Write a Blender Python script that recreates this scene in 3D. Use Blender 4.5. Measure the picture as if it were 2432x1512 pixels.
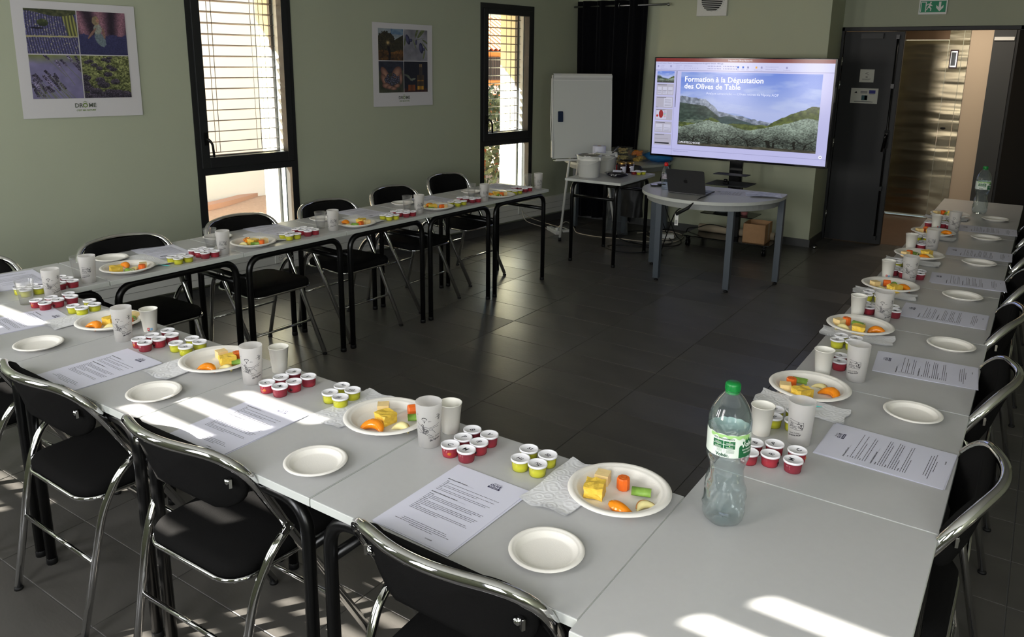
import bpy, bmesh, math, random, json
import numpy as np
from mathutils import Vector, Matrix
random.seed(7)
for o in list(bpy.data.objects): bpy.data.objects.remove(o)
SC = bpy.context.scene
COL = SC.collection
PI = math.pi
R = math.radians
H = .725                                   # table top height

# ------------------------------------------------------------------ camera, sky, sun, window light, exposure
cam = bpy.data.cameras.new('camera'); co = bpy.data.objects.new('camera', cam); COL.objects.link(co)
def cam_axes(yaw, pitch, roll):
    cy, sy, cp, sp = math.cos(yaw), math.sin(yaw), math.cos(pitch), math.sin(pitch)
    f = Vector((-sy*cp, cy*cp, -sp)); r = Vector((cy, sy, 0)); u = r.cross(f)
    cr, sr = math.cos(roll), math.sin(roll)
    return cr*r+sr*u, -sr*r+cr*u, f
_r, _u, _f = cam_axes(R(34.00271513), R(13.2638201), R(.67752918))
co.matrix_world = Matrix(((_r.x, _u.x, -_f.x, .57334), (_r.y, _u.y, -_f.y, -1.74883), (_r.z, _u.z, -_f.z, 1.69542), (0, 0, 0, 1)))
cam.sensor_width = 36; cam.sensor_fit = 'HORIZONTAL'; cam.lens = 1873.425/2432*36
cam.shift_x = 4/2432; cam.shift_y = -172/2432; cam.clip_start = .02
SC.camera = co

W = bpy.data.worlds.new('world'); SC.world = W; W.use_nodes = True
wn = W.node_tree.nodes; wn.clear()
sky = wn.new('ShaderNodeTexSky'); sky.sky_type = 'NISHITA'; sky.sun_disc = False
sky.sun_elevation = R(27); sky.sun_rotation = R(216); sky.air_density = 1.2; sky.dust_density = 2.0
bg = wn.new('ShaderNodeBackground'); bg.inputs['Strength'].default_value = .20
out = wn.new('ShaderNodeOutputWorld')
W.node_tree.links.new(sky.outputs[0], bg.inputs[0]); W.node_tree.links.new(bg.outputs[0], out.inputs[0])
SUN_E, SUN_DX, SUN_DY = R(27), .59, .807
sd = bpy.data.lights.new('sun', 'SUN'); sd.energy = 30; sd.angle = R(.55); sd.color = (1, .95, .86)
so = bpy.data.objects.new('sun', sd); COL.objects.link(so)
_d = Vector((SUN_DX*math.cos(SUN_E), SUN_DY*math.cos(SUN_E), -math.sin(SUN_E)))
so.rotation_euler = _d.to_track_quat('-Z', 'Y').to_euler()
def area(name, loc, direction, w, h, power, col=(.95, .965, 1.0)):
    l = bpy.data.lights.new(name, 'AREA'); l.shape = 'RECTANGLE'; l.size = w; l.size_y = h; l.energy = power; l.color = col
    o = bpy.data.objects.new(name, l); COL.objects.link(o); o.location = loc
    o.rotation_euler = Vector(direction).to_track_quat('-Z', 'Y').to_euler()
    return o
YF = -2.32                                  # inner face of the wall behind the camera
for wx in (-4.115, -2.575, -.985, .605, 2.15):
    area('window_daylight', (wx, YF-.02, 1.5), (0, 1, -.02), .62, 1.25, 15)
SC.view_settings.view_transform = 'Standard'; SC.view_settings.look = 'None'
SC.view_settings.gamma = 1; SC.view_settings.use_curve_mapping = False
SC.view_settings.exposure = 1.0
SC.cycles.use_denoising = True
SC.cycles.max_bounces = 8; SC.cycles.diffuse_bounces = 4; SC.cycles.glossy_bounces = 4
SC.cycles.transmission_bounces = 8; SC.cycles.transparent_max_bounces = 12
SC.cycles.caustics_reflective = False; SC.cycles.caustics_refractive = False
SC.cycles.sample_clamp_indirect = 4

EMK = 1/2**SC.view_settings.exposure*.80       # screen brightness under the exposure
# ------------------------------------------------------------------ materials
def lin(c):
    return tuple((x/12.92 if x <= .04045 else ((x+.055)/1.055)**2.4) for x in c)
def mat(name, rgb=(.5, .5, .5), rough=.5, metal=0, trans=0, ior=1.45, emit=0, alpha=1, coat=0, noise=None, bump=None, spec=.5, sheen=0, sss=0):
    """rgb 0-1 in sRGB. noise=(scale, amount[, stretch]) varies the colour; bump=(scale, strength) adds fine relief."""
    m = bpy.data.materials.new(name); m.use_nodes = True
    nt = m.node_tree; b = nt.nodes['Principled BSDF']; I = b.inputs
    c = lin(rgb)
    I['Base Color'].default_value = (*c, 1); I['Roughness'].default_value = rough; I['Metallic'].default_value = metal
    I['Transmission Weight'].default_value = trans; I['IOR'].default_value = ior; I['Alpha'].default_value = alpha
    I['Coat Weight'].default_value = coat; I['Specular IOR Level'].default_value = spec; I['Sheen Weight'].default_value = sheen
    if sss: I['Subsurface Weight'].default_value = sss; I['Subsurface Radius'].default_value = (.01, .006, .003)
    if emit: emit *= EMK
    if emit: I['Emission Color'].default_value = (*c, 1); I['Emission Strength'].default_value = emit
    if noise or bump:
        tc = nt.nodes.new('ShaderNodeTexCoord'); mp = nt.nodes.new('ShaderNodeMapping')
        nt.links.new(tc.outputs['Object'], mp.inputs[0])
    if noise:
        if len(noise) > 2: mp.inputs['Scale'].default_value = noise[2]
        n = nt.nodes.new('ShaderNodeTexNoise'); n.inputs['Scale'].default_value = noise[0]; n.inputs['Detail'].default_value = 5
        nt.links.new(mp.outputs[0], n.inputs['Vector'])
        r = nt.nodes.new('ShaderNodeMapRange'); r.inputs[1].default_value = .3; r.inputs[2].default_value = .7
        r.inputs[3].default_value = 1-noise[1]; r.inputs[4].default_value = 1+noise[1]
        nt.links.new(n.outputs[0], r.inputs[0])
        mx = nt.nodes.new('ShaderNodeVectorMath'); mx.operation = 'SCALE'; mx.inputs[0].default_value = c
        nt.links.new(r.outputs[0], mx.inputs['Scale']); nt.links.new(mx.outputs[0], I['Base Color'])
    if bump:
        n2 = nt.nodes.new('ShaderNodeTexNoise'); n2.inputs['Scale'].default_value = bump[0]; n2.inputs['Detail'].default_value = 4
        nt.links.new(mp.outputs[0], n2.inputs['Vector'])
        bu = nt.nodes.new('ShaderNodeBump'); bu.inputs['Strength'].default_value = bump[1]; bu.inputs['Distance'].default_value = .002
        nt.links.new(n2.outputs[0], bu.inputs['Height']); nt.links.new(bu.outputs[0], I['Normal'])
    return m
def clear_mat(name, rgb, amount, rough=.05, refl=.5):
    """thin clear plastic: mostly see-through, tinted, with glossy reflection"""
    m = bpy.data.materials.new(name); m.use_nodes = True; nt = m.node_tree; nt.nodes.clear()
    o = nt.nodes.new('ShaderNodeOutputMaterial'); t = nt.nodes.new('ShaderNodeBsdfTransparent'); t.inputs[0].default_value = (*lin(rgb), 1)
    g = nt.nodes.new('ShaderNodeBsdfGlossy'); g.inputs['Roughness'].default_value = rough
    d = nt.nodes.new('ShaderNodeBsdfTranslucent'); d.inputs[0].default_value = (*lin(rgb), 1)
    d2 = nt.nodes.new('ShaderNodeBsdfDiffuse'); d2.inputs[0].default_value = (*lin(rgb), 1)
    a = nt.nodes.new('ShaderNodeMixShader'); a.inputs[0].default_value = .5
    nt.links.new(d.outputs[0], a.inputs[1]); nt.links.new(d2.outputs[0], a.inputs[2])
    b = nt.nodes.new('ShaderNodeMixShader'); b.inputs[0].default_value = amount
    nt.links.new(t.outputs[0], b.inputs[1]); nt.links.new(a.outputs[0], b.inputs[2])
    f = nt.nodes.new('ShaderNodeLayerWeight'); f.inputs[0].default_value = .35
    ml = nt.nodes.new('ShaderNodeMath'); ml.operation = 'MULTIPLY'; ml.inputs[1].default_value = refl
    nt.links.new(f.outputs['Facing'], ml.inputs[0])
    c = nt.nodes.new('ShaderNodeMixShader'); nt.links.new(ml.outputs[0], c.inputs[0])
    nt.links.new(b.outputs[0], c.inputs[1]); nt.links.new(g.outputs[0], c.inputs[2]); nt.links.new(c.outputs[0], o.inputs[0])
    return m
def attr_mat(name, rough=.4, emit=0):
    m = bpy.data.materials.new(name); m.use_nodes = True; nt = m.node_tree; b = nt.nodes['Principled BSDF']
    a = nt.nodes.new('ShaderNodeAttribute'); a.attribute_name = 'print'
    b.inputs['Roughness'].default_value = rough
    if emit:
        emit *= EMK; b.inputs['Base Color'].default_value = (.01, .01, .01, 1)
        nt.links.new(a.outputs['Color'], b.inputs['Emission Color']); b.inputs['Emission Strength'].default_value = emit
    else: nt.links.new(a.outputs['Color'], b.inputs['Base Color'])
    return m
m_wall = mat('sage_green_paint', (.665, .685, .60), .75, noise=(1.3, .025), bump=(140, .12))
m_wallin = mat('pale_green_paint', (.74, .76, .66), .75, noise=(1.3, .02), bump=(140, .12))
m_white = mat('white_ceiling_paint', (.84, .84, .81), .8)
m_tile = [mat('anthracite_tile', (.325+d, .315+d, .30+d), .32+.05*k, noise=(3.1, .14, (1, 2.2, 1)), bump=(30, .25)) for k, d in enumerate((0, .012, -.012))]
m_grout = mat('grey_grout', (.36, .355, .345), .85)
m_skirt = mat('grey_skirting_tile', (.33, .33, .325), .5, noise=(4, .08))
m_top = mat('light_grey_laminate', (.735, .735, .735), .33, noise=(60, .012), spec=.4)
m_edge = mat('pale_edge_banding', (.80, .81, .79), .5)
m_blk = mat('black_lacquered_tube', (.035, .035, .037), .28, spec=.5)
m_chrome = mat('polished_chrome', (.86, .86, .86), .07, metal=1)
m_fab = mat('black_woven_fabric', (.098, .096, .095), .97, bump=(900, .8), spec=.06)
m_alu = mat('anthracite_window_frame', (.115, .118, .122), .45)
m_glass = clear_mat('window_glass', (.97, .985, .98), .0, .0, .12)
m_slat = mat('brown_grey_slat', (.36, .34, .33), .5)
m_stucco = mat('cream_stucco', (.90, .87, .76), .9, noise=(40, .05), bump=(60, .6))
m_paper = mat('white_paper', (.86, .86, .92), .7)
m_ink = mat('black_ink', (.12, .12, .15), .7)
m_inkb = mat('dark_blue_ink', (.10, .10, .25), .7)
m_plate = mat('white_bagasse', (.93, .915, .885), .6, bump=(400, .15))
m_card = mat('white_card_cup', (.93, .92, .885), .55)
m_frost = clear_mat('frosted_plastic', (.96, .955, .95), .58, .4, .12)
m_clear = clear_mat('clear_plastic', (.99, .99, .99), .05, .12, .38)
m_lid = mat('milky_lid_plastic', (.93, .925, .94), .35)
m_red = clear_mat('red_tinted_plastic', (.95, .50, .58), .30, .12, .2)
m_yel = clear_mat('yellow_tinted_plastic', (.97, .97, .62), .22, .12, .2)
m_redl = [mat('dark_red_brine', c, .15) for c in ((.78, .16, .12), (.30, .05, .10), (.72, .14, .20), (.75, .18, .24), (.50, .07, .14), (.74, .14, .12))]
m_yell = mat('yellow_oil', (.93, .92, .30), .12, sss=.3)
m_olive = mat('dark_olive', (.16, .07, .08), .3)
m_orol = mat('amber_olive', (.75, .42, .14), .3)
m_cheese = mat('pale_cheese', (.95, .84, .60), .5, sss=.2)
m_pine = mat('pineapple_flesh', (.93, .78, .30), .4, noise=(60, .12), bump=(120, .6))
m_carrot = mat('carrot_flesh', (.93, .43, .13), .45, noise=(50, .08))
m_celery = mat('celery_green', (.52, .67, .28), .4, noise=(90, .15, (1, .1, 1)))
m_celin = mat('celery_pale_core', (.85, .88, .66), .5)
m_apri = mat('glossy_apricot', (.95, .55, .05), .18, noise=(70, .1), bump=(100, .4), coat=.4)
m_apple = mat('apple_flesh', (.92, .87, .62), .45, noise=(50, .05))
m_skin = mat('apple_skin', (.80, .55, .32), .4, noise=(30, .3))
m_towel = mat('quilted_paper_towel', (.90, .90, .91), .9)
def quilt(m):
    nt = m.node_tree; tc = nt.nodes.new('ShaderNodeTexCoord'); v = nt.nodes.new('ShaderNodeTexVoronoi'); v.inputs['Scale'].default_value = 30
    w = nt.nodes.new('ShaderNodeMath'); w.operation = 'MULTIPLY'; w.inputs[1].default_value = 22
    s = nt.nodes.new('ShaderNodeMath'); s.operation = 'SINE'; b = nt.nodes.new('ShaderNodeBump'); b.inputs['Strength'].default_value = .3; b.inputs['Distance'].default_value = .001
    nt.links.new(tc.outputs['Object'], v.inputs['Vector']); nt.links.new(v.outputs['Distance'], w.inputs[0]); nt.links.new(w.outputs[0], s.inputs[0])
    nt.links.new(s.outputs[0], b.inputs['Height']); nt.links.new(b.outputs[0], nt.nodes['Principled BSDF'].inputs['Normal'])
quilt(m_towel)
m_black = mat('matt_black', (.045, .045, .048), .6)
m_gloss = mat('glossy_black_plastic', (.03, .03, .032), .12)
m_grey = mat('blue_grey_metal', (.34, .37, .40), .4)
m_wht = mat('white_plastic', (.88, .88, .86), .35)
m_whtm = mat('white_lacquered_metal', (.84, .84, .82), .4)
m_board = mat('whiteboard_enamel', (.80, .81, .79), .25)
m_curt = mat('black_velvet', (.045, .045, .06), .95, sheen=.05, spec=.1)
m_steel = mat('brushed_steel', (.56, .52, .43), .2, metal=1)
def brushed(m):
    nt = m.node_tree; tc = nt.nodes.new('ShaderNodeTexCoord'); mp = nt.nodes.new('ShaderNodeMapping'); mp.inputs['Scale'].default_value = (.9, 1, 5.5)
    n = nt.nodes.new('ShaderNodeTexNoise'); n.inputs['Scale'].default_value = 1.6; n.inputs['Detail'].default_value = 1.5
    b = nt.nodes.new('ShaderNodeBump'); b.inputs['Strength'].default_value = .5; b.inputs['Distance'].default_value = .02
    nt.links.new(tc.outputs['Object'], mp.inputs[0]); nt.links.new(mp.outputs[0], n.inputs['Vector']); nt.links.new(n.outputs[0], b.inputs['Height'])
    nt.links.new(b.outputs[0], nt.nodes['Principled BSDF'].inputs['Normal'])
brushed(m_steel)
m_door = mat('anthracite_door_paint', (.10, .104, .108), .5)
m_beige = mat('beige_lobby_paint', (.80, .73, .64), .8)
m_dark = mat('dark_grey_panel', (.24, .25, .255), .6)
m_lobfl = mat('warm_lit_lobby_tile', (.36, .29, .24), .4, noise=(9, .1))  # brown holds the warm tint of the lobby light
m_card_b = mat('brown_cardboard', (.72, .56, .40), .8, noise=(30, .05))
m_green = mat('green_cap_plastic', (.07, .50, .22), .35)
m_redcap = mat('red_cap_plastic', (.80, .06, .08), .3)
m_water = clear_mat('clear_bottle_water', (.93, .965, .97), .07, .03, .9)
m_cable_w = mat('white_cable', (.80, .77, .70), .5)
m_cable_b = mat('black_cable', (.03, .03, .03), .5)
m_space = mat('dark_grey_aluminium', (.30, .30, .31), .38, metal=.6)
m_bluebag = clear_mat('blue_film', (.30, .70, .97), .75, .15, .5)
m_film = clear_mat('crinkled_clear_film', (.80, .82, .84), .16, .1, .9)
m_terra = mat('terracotta', (.80, .46, .30), .8, noise=(6, .15))
m_ochre = mat('ochre_render', (.88, .62, .38), .9, noise=(3, .05))
m_ext = mat('white_render', (.90, .885, .88), .95)
m_leafg = mat('olive_green_leaves', (.42, .45, .33), .8, noise=(8, .3))
m_ground = mat('pale_ochre_gravel', (.80, .66, .55), .95, noise=(30, .1))
m_green_sign = mat('green_sign', (.05, .55, .38), .5)

# ------------------------------------------------------------------ mesh builder
class B:
    def __init__(s): s.v = []; s.f = []; s.m = []; s.mats = []; s.cur = 0; s.sm = []; s.smooth = False; s.T = Matrix()
    def use(s, m):
        if m not in s.mats: s.mats.append(m)
        s.cur = s.mats.index(m); return s
    def at(s, T): s.T = T; return s
    def add(s, vs, fs, smooth=None):
        n = len(s.v); T = s.T
        s.v += [tuple(T @ Vector(p)) for p in vs]
        for f in fs: s.f.append(tuple(i+n for i in f)); s.m.append(s.cur); s.sm.append(s.smooth if smooth is None else smooth)
        return s
    def box(s, x0, x1, y0, y1, z0, z1):
        return s.add([(x0, y0, z0), (x1, y0, z0), (x1, y1, z0), (x0, y1, z0), (x0, y0, z1), (x1, y0, z1), (x1, y1, z1), (x0, y1, z1)],
                     [(0, 3, 2, 1), (4, 5, 6, 7), (0, 1, 5, 4), (1, 2, 6, 5), (2, 3, 7, 6), (3, 0, 4, 7)], False)
    def rbox(s, x0, x1, y0, y1, z0, z1, c):
        """box with chamfered top and bottom edges"""
        L = [(z0, c), (z0+c, 0), (z1-c, 0), (z1, c)]; vs = []
        for z, i in L:
            vs += [(x0+i, y0+i, z), (x1-i, y0+i, z), (x1-i, y1-i, z), (x0+i, y1-i, z)]
        fs = [(3, 2, 1, 0), (12, 13, 14, 15)]
        for k in range(3):
            for j in range(4): a, b = 4*k+j, 4*k+(j+1) % 4; fs.append((a, b, b+4, a+4))
        return s.add(vs, fs, False)
    def lathe(s, prof, n=24, cap=True, sx=1, sy=1):
        vs = []; fs = []; k = len(prof)
        for j in range(n):
            a = 2*PI*j/n; c, t = math.cos(a)*sx, math.sin(a)*sy
            vs += [(r*c, r*t, z) for r, z in prof]
        for j in range(n):
            q = ((j+1) % n)*k; p = j*k
            for i in range(k-1): fs.append((p+i, q+i, q+i+1, p+i+1))
        if cap:
            if prof[0][0] > 1e-6: fs.append(tuple(j*k for j in range(n))[::-1])
            if prof[-1][0] > 1e-6: fs.append(tuple(j*k+k-1 for j in range(n)))
        s.add(vs, fs, True); return s
    def tube(s, pts, r, n=8, closed=False, cap=True):
        P = [Vector(p) for p in pts]; k = len(P); rr = r if isinstance(r, (list, tuple)) else [r]*k
        vs = []; fs = []; up = None
        for i, p in enumerate(P):
            if closed: t = (P[(i+1) % k]-P[i-1]).normalized()
            else: t = (P[min(i+1, k-1)]-P[max(i-1, 0)]).normalized()
            if up is None:
                up = Vector((0, 0, 1)) if abs(t.z) < .9 else Vector((1, 0, 0))
            a = (up-t*up.dot(t)).normalized(); up = a; b = t.cross(a)
            for j in range(n):
                w = 2*PI*j/n; vs.append(tuple(p+a*(math.cos(w)*rr[i])+b*(math.sin(w)*rr[i])))
        for i in range(k if closed else k-1):
            for j in range(n):
                A = i*n+j; Bq = i*n+(j+1) % n; C = ((i+1) % k)*n+(j+1) % n; D = ((i+1) % k)*n+j
                fs.append((A, Bq, C, D))
        if cap and not closed: fs += [tuple(range(n))[::-1], tuple((k-1)*n+j for j in range(n))]
        return s.add(vs, fs, True)
    def prism(s, poly, z0, z1, smooth=False):
        n = len(poly); vs = [(x, y, z0) for x, y in poly]+[(x, y, z1) for x, y in poly]
        fs = [tuple(range(n))[::-1], tuple(range(n, 2*n))]+[(i, (i+1) % n, n+(i+1) % n, n+i) for i in range(n)]
        return s.add(vs, fs, smooth)
    def grid(s, fn, nu, nv, smooth=True):
        vs = [fn(i/nu, j/nv) for j in range(nv+1) for i in range(nu+1)]
        fs = [(j*(nu+1)+i, j*(nu+1)+i+1, (j+1)*(nu+1)+i+1, (j+1)*(nu+1)+i) for j in range(nv) for i in range(nu)]
        return s.add(vs, fs, smooth)
    def mesh(s, name):
        me = bpy.data.meshes.new(name); me.from_pydata(s.v, [], s.f)
        for m in s.mats: me.materials.append(m)
        me.polygons.foreach_set('material_index', s.m); me.polygons.foreach_set('use_smooth', s.sm); me.update(); return me
def bend(pts, r, n=5):
    """rounds the corners of a polyline with fillets of radius r"""
    P = [Vector(p) for p in pts]; o = [P[0]]
    for i in range(1, len(P)-1):
        a, b, c = P[i-1], P[i], P[i+1]; u = (a-b).normalized(); v = (c-b).normalized()
        d = min(r, (a-b).length*.49, (c-b).length*.49); p0 = b+u*d; p1 = b+v*d
        for k in range(n+1):
            t = k/n; o.append(p0*(1-t)**2+b*2*t*(1-t)+p1*t*t)
    o.append(P[-1]); return o
def obj(name, b, m=None, parent=None, loc=None, rot=None, bevel=0, kind=None, weld=False):
    me = b if isinstance(b, bpy.types.Mesh) else None
    if me is None:
        if m is not None and not b.mats: b.mats = [m]
        me = b.mesh(name)
    o = bpy.data.objects.new(name, me); COL.objects.link(o)
    if m is not None and not me.materials: me.materials.append(m)
    if parent is not None: o.parent = parent
    if loc is not None: o.location = loc
    if rot is not None: o.rotation_euler = rot if not isinstance(rot, (int, float)) else (0, 0, rot)
    if bevel:
        md = o.modifiers.new('bevel', 'BEVEL'); md.width = bevel; md.segments = 2; md.limit_method = 'ANGLE'
    if kind: o['kind'] = kind
    return o
def tag(o, label, cat, group=None):
    o['label'] = label; o['category'] = cat
    if group: o['group'] = group
    return o
def thing(name, label, cat, loc=(0, 0, 0), rz=0, group=None):
    o = bpy.data.objects.new(name, None); COL.objects.link(o); o.location = loc; o.rotation_euler = (0, 0, rz); o.empty_display_size = .05
    return tag(o, label, cat, group)
def struct(name, b, m=None, parent=None, **k):
    o = obj(name, b, m, parent, **k)
    if parent is None: o['kind'] = 'structure'
    return o
def dup(root, loc, rz=0, label=None, group=None):
    r = root.copy(); COL.objects.link(r); r.location = loc; r.rotation_euler = (0, 0, rz)
    if label: r['label'] = label
    if group: r['group'] = group
    for ch in [c for c in root.children]:
        c = ch.copy(); COL.objects.link(c); c.parent = r
        for g in list(ch.children):
            d = g.copy(); COL.objects.link(d); d.parent = c
    return r
def text_mesh(s, size=1, depth=0, align='CENTER', name='lettering', wrap=None, mats=None, bold=0):
    cu = bpy.data.curves.new(name, 'FONT'); cu.body = s; cu.size = size; cu.align_x = align; cu.align_y = 'CENTER'; cu.extrude = depth; cu.offset = bold; cu.resolution_u = 2
    o = bpy.data.objects.new(name, cu); COL.objects.link(o)
    dg = bpy.context.evaluated_depsgraph_get(); me = bpy.data.meshes.new_from_object(o.evaluated_get(dg)); me.name = name
    bpy.data.objects.remove(o); bpy.data.curves.remove(cu)
    if wrap: 
        for v in me.vertices: v.co = wrap(v.co)
    me.materials.clear()
    if mats: me.materials.append(mats)
    return me
def add_mesh(b, me, T=Matrix()):
    b.add([tuple(T @ v.co) for v in me.vertices], [tuple(p.vertices) for p in me.polygons], False)
XY = lambda *a: Matrix.Translation(Vector(a))
RZ = lambda a: Matrix.Rotation(a, 4, 'Z')
RX = lambda a: Matrix.Rotation(a, 4, 'X')
RY = lambda a: Matrix.Rotation(a, 4, 'Y')
# ------------------------------------------------------------------ room shell
TH = R(7.75); AX, AY = -3.814, 5.241        # the window wall stands 7.75 degrees off square
WT = Matrix.Translation((AX, AY, 0)) @ Matrix(((math.cos(TH), math.sin(TH), 0, 0), (-math.sin(TH), math.cos(TH), 0, 0), (0, 0, 1, 0), (0, 0, 0, 1)))
# local frame of that wall: x = depth into the room, y = along the wall, z up
ZC = 2.65; YB = 5.875; YD = 6.39; XR = 2.6
def wall_with_holes(b, lo, hi, z1, holes, d0, d1, put):
    """wall from lo to hi, holes = [(a0, a1, z0, z1)]; put(a0, a1, z0, z1) adds a box"""
    cur = lo
    for a0, a1, h0, h1 in holes:
        put(cur, a0, 0, z1)
        if h0 > 0: put(a0, a1, 0, h0)
        put(a0, a1, h1, z1); cur = a1
    put(cur, hi, 0, z1)
WIN = [(-3.705, -2.895), (-.862, -.096)]; WZ0, WZ1 = .30, 2.212
b = B().at(WT); b.use(m_wall)
wall_with_holes(b, -8.4, .66, ZC, [(s0, s1, WZ0, WZ1) for s0, s1 in WIN], 0, 0, lambda a, c, z0, z1: b.box(-.16, 0, a, c, z0, z1))
b.use(m_stucco)
wall_with_holes(b, -8.4, .66, ZC, [(s0+.06, s1-.05, WZ0, WZ1-.03) for s0, s1 in WIN], 0, 0, lambda a, c, z0, z1: b.box(-.40, -.16, a, c, z0, z1))
struct('wall_left', b)
b = B(); b.use(m_wallin)
b.box(-4.3, -1.163, YB, YB+.16, 0, ZC); b.box(-1.32, -1.163, YB+.16, YD, 0, ZC)
b.use(m_wall)
b.box(-1.163-.16, -1.147, YD, YD+.14, 0, ZC); b.box(-1.147, .30, YD, YD+.14, 2.03, ZC); b.box(.30, XR+.1, YD, YD+.14, 0, ZC)
struct('wall_back', b)
b = B(); b.use(m_wall); b.box(XR, XR+.15, YF-.3, YD+.14, 0, ZC); struct('wall_right', b)
FW = (-4.115, -2.575, -.985, .605, 2.15)
b = B(); b.use(m_wall)
wall_with_holes(b, -5.1, XR+.15, ZC, [(x-.40, x+.40, .9, 2.2) for x in FW], 0, 0, lambda a, c, z0, z1: b.box(a, c, YF-.35, YF, z0, z1))
struct('wall_front', b)
b = B(); b.use(m_white); b.box(-5.4, XR+.15, YF-.35, YD+.14, ZC, ZC+.2); struct('ceiling', b)

# floor: a grout bed with every tile in view laid on it as its own piece
b = B(); b.use(m_grout); b.box(-5.4, XR+.15, YF-.35, YD+.07, -.12, -.0025)
floor = struct('floor', b)
TX, TY = .5755, .2876
tiles = []
for i in range(-6, 9):
    for j in range(-13, 24):
        x0 = -2.205+i*TX-TX*3+.0; y0 = 1.275+j*TY
        x0 = -2.205-2*TX+(i+2)*TX
        tiles.append((x0, y0))
def in_view(x, y):
    v = Vector((x, y, 0))-co.matrix_world.translation; d = v.dot(_f)
    if d < .3: return False
    u = 1212+1873.4*v.dot(_r)/d; w = 584-1873.4*v.dot(_u)/d
    return -90 < u < 2522 and 380 < w < 1640
def side_ok(x, y): # inside the room
    wx = AX+(y-AY)*math.tan(TH)
    return x+TX > wx-.1 and x < XR and y < YD+.03 and not (y > YB and x < -1.3) and y > YF-.3
gap = .0016
tm = []
for k in range(3):
    bb = B(); bb.use(m_tile[k]); bb.rbox(gap, TX-gap, gap, TY-gap, -.012, 0, .0012); tm.append(bb.mesh('tile'))
vis = [t for t in tiles if side_ok(*t) and any(in_view(t[0]+a*TX, t[1]+c*TY) for a in (0, .5, 1) for c in (0, 1))]
vis.sort(key=lambda t: (t[0]-.57)**2+(t[1]+1.75)**2)
for k, (x, y) in enumerate(vis[:300]):
    o = bpy.data.objects.new('tile', tm[random.choice((0, 0, 1, 2))]); COL.objects.link(o); o.location = (x, y, 0); o.parent = floor
rest = [t for t in tiles if side_ok(*t) and t not in vis[:300]]
bb = B()
for x, y in rest: bb.use(m_tile[random.choice((0, 1, 2))]); bb.at(XY(x, y, 0)).rbox(gap, TX-gap, gap, TY-gap, -.012, 0, .0012)
o = struct('tile_remainder', bb, parent=floor); o['kind'] = 'stuff'

# skirting
b = B(); b.at(WT).box(0, .012, -8.3, .64, 0, .072); struct('baseboard_left', b, m_skirt)
b = B(); b.box(-3.74, -1.151, YB-.012, YB, 0, .072); b.box(-1.163, -1.151, YB, YD-.05, 0, .072); struct('baseboard_back', b, m_skirt)
b = B(); b.box(XR-.012, XR, YF, YD, 0, .072); struct('baseboard_right', b, m_skirt)
# wall duct with sockets
b = B().at(WT); b.use(m_wht); b.rbox(0, .06, -5.6, .62, .10, .275, .004)
duct = thing('wall_duct', 'long white cable duct running low along the window wall', 'cable duct')
obj('duct_body', b, None, duct)
for zz in (.155, .215):
    b = B().at(WT); b.box(.0602, .0612, -5.6, .62, zz-.0012, zz+.0012); obj('duct_groove', b, mat('duct_groove_grey', (.55, .55, .53), .6), duct)
for s, n in ((-3.13, 1), (-1.78, 2), (-.32, 3), (-4.6, 4)):
    b = B().at(WT @ XY(.062, s, .20)); b.use(m_wht).box(0, .006, -.045, .045, -.04, .04)
    sk = obj('socket', b, None, duct)
    b = B().at(WT @ XY(.068, s, .20) @ RY(PI/2)); b.use(mat('socket_ring', (.7, .7, .68), .4)).lathe([(.020, 0), (.022, .001), (.020, .002), (.018, .0005)], 20, cap=False); obj('socket_ring', b, None, sk)
    b = B().at(WT @ XY(.0685, s, .20)); b.use(m_black).box(0, .001, -.011, -.006, -.003, .003).box(0, .001, .006, .011, -.003, .003); obj('socket_hole', b, None, sk)

# ------------------------------------------------------------------ the two tall windows
def blind_slats(T, a0, a1, z0, z1, dep, parent, cols=True):
    bs = B().at(T); me = None; z = z0
    k = 0
    while z < z1:
        b = B().at(T); b.use(m_slat); w = .024
        P = [(dep-w, z-.005), (dep-w*.3, z+.001), (dep+w*.3, z+.003), (dep+w, z+.002)]
        vs = []
        for y in (a0, a1):
            for x, zz in P: vs.append((x, y, zz))
            for x, zz in P: vs.append((x, y, zz-.003))
        fs = []
        for i in range(3): fs += [(i, i+1, 8+i+1, 8+i), (4+i, 12+i, 12+i+1, 4+i+1)]
        fs += [(3, 7, 15, 11), (0, 8, 12, 4), (0, 4, 5, 1), (1, 5, 6, 2), (2, 6, 7, 3)]
        b.add(vs, fs, False); obj('slat', b, None, parent)
        z += .0755; k += 1
    if cols:
        for a in (a0+.16, a1-.16, a1-.09):
            b = B().at(T); b.tube([(dep-.03, a, z0), (dep-.03, a, z1+.03)], .0022, 6); b.tube([(dep+.03, a, z0), (dep+.03, a, z1+.03)], .0022, 6); obj('ladder_cord', b, m_slat, parent)
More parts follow.
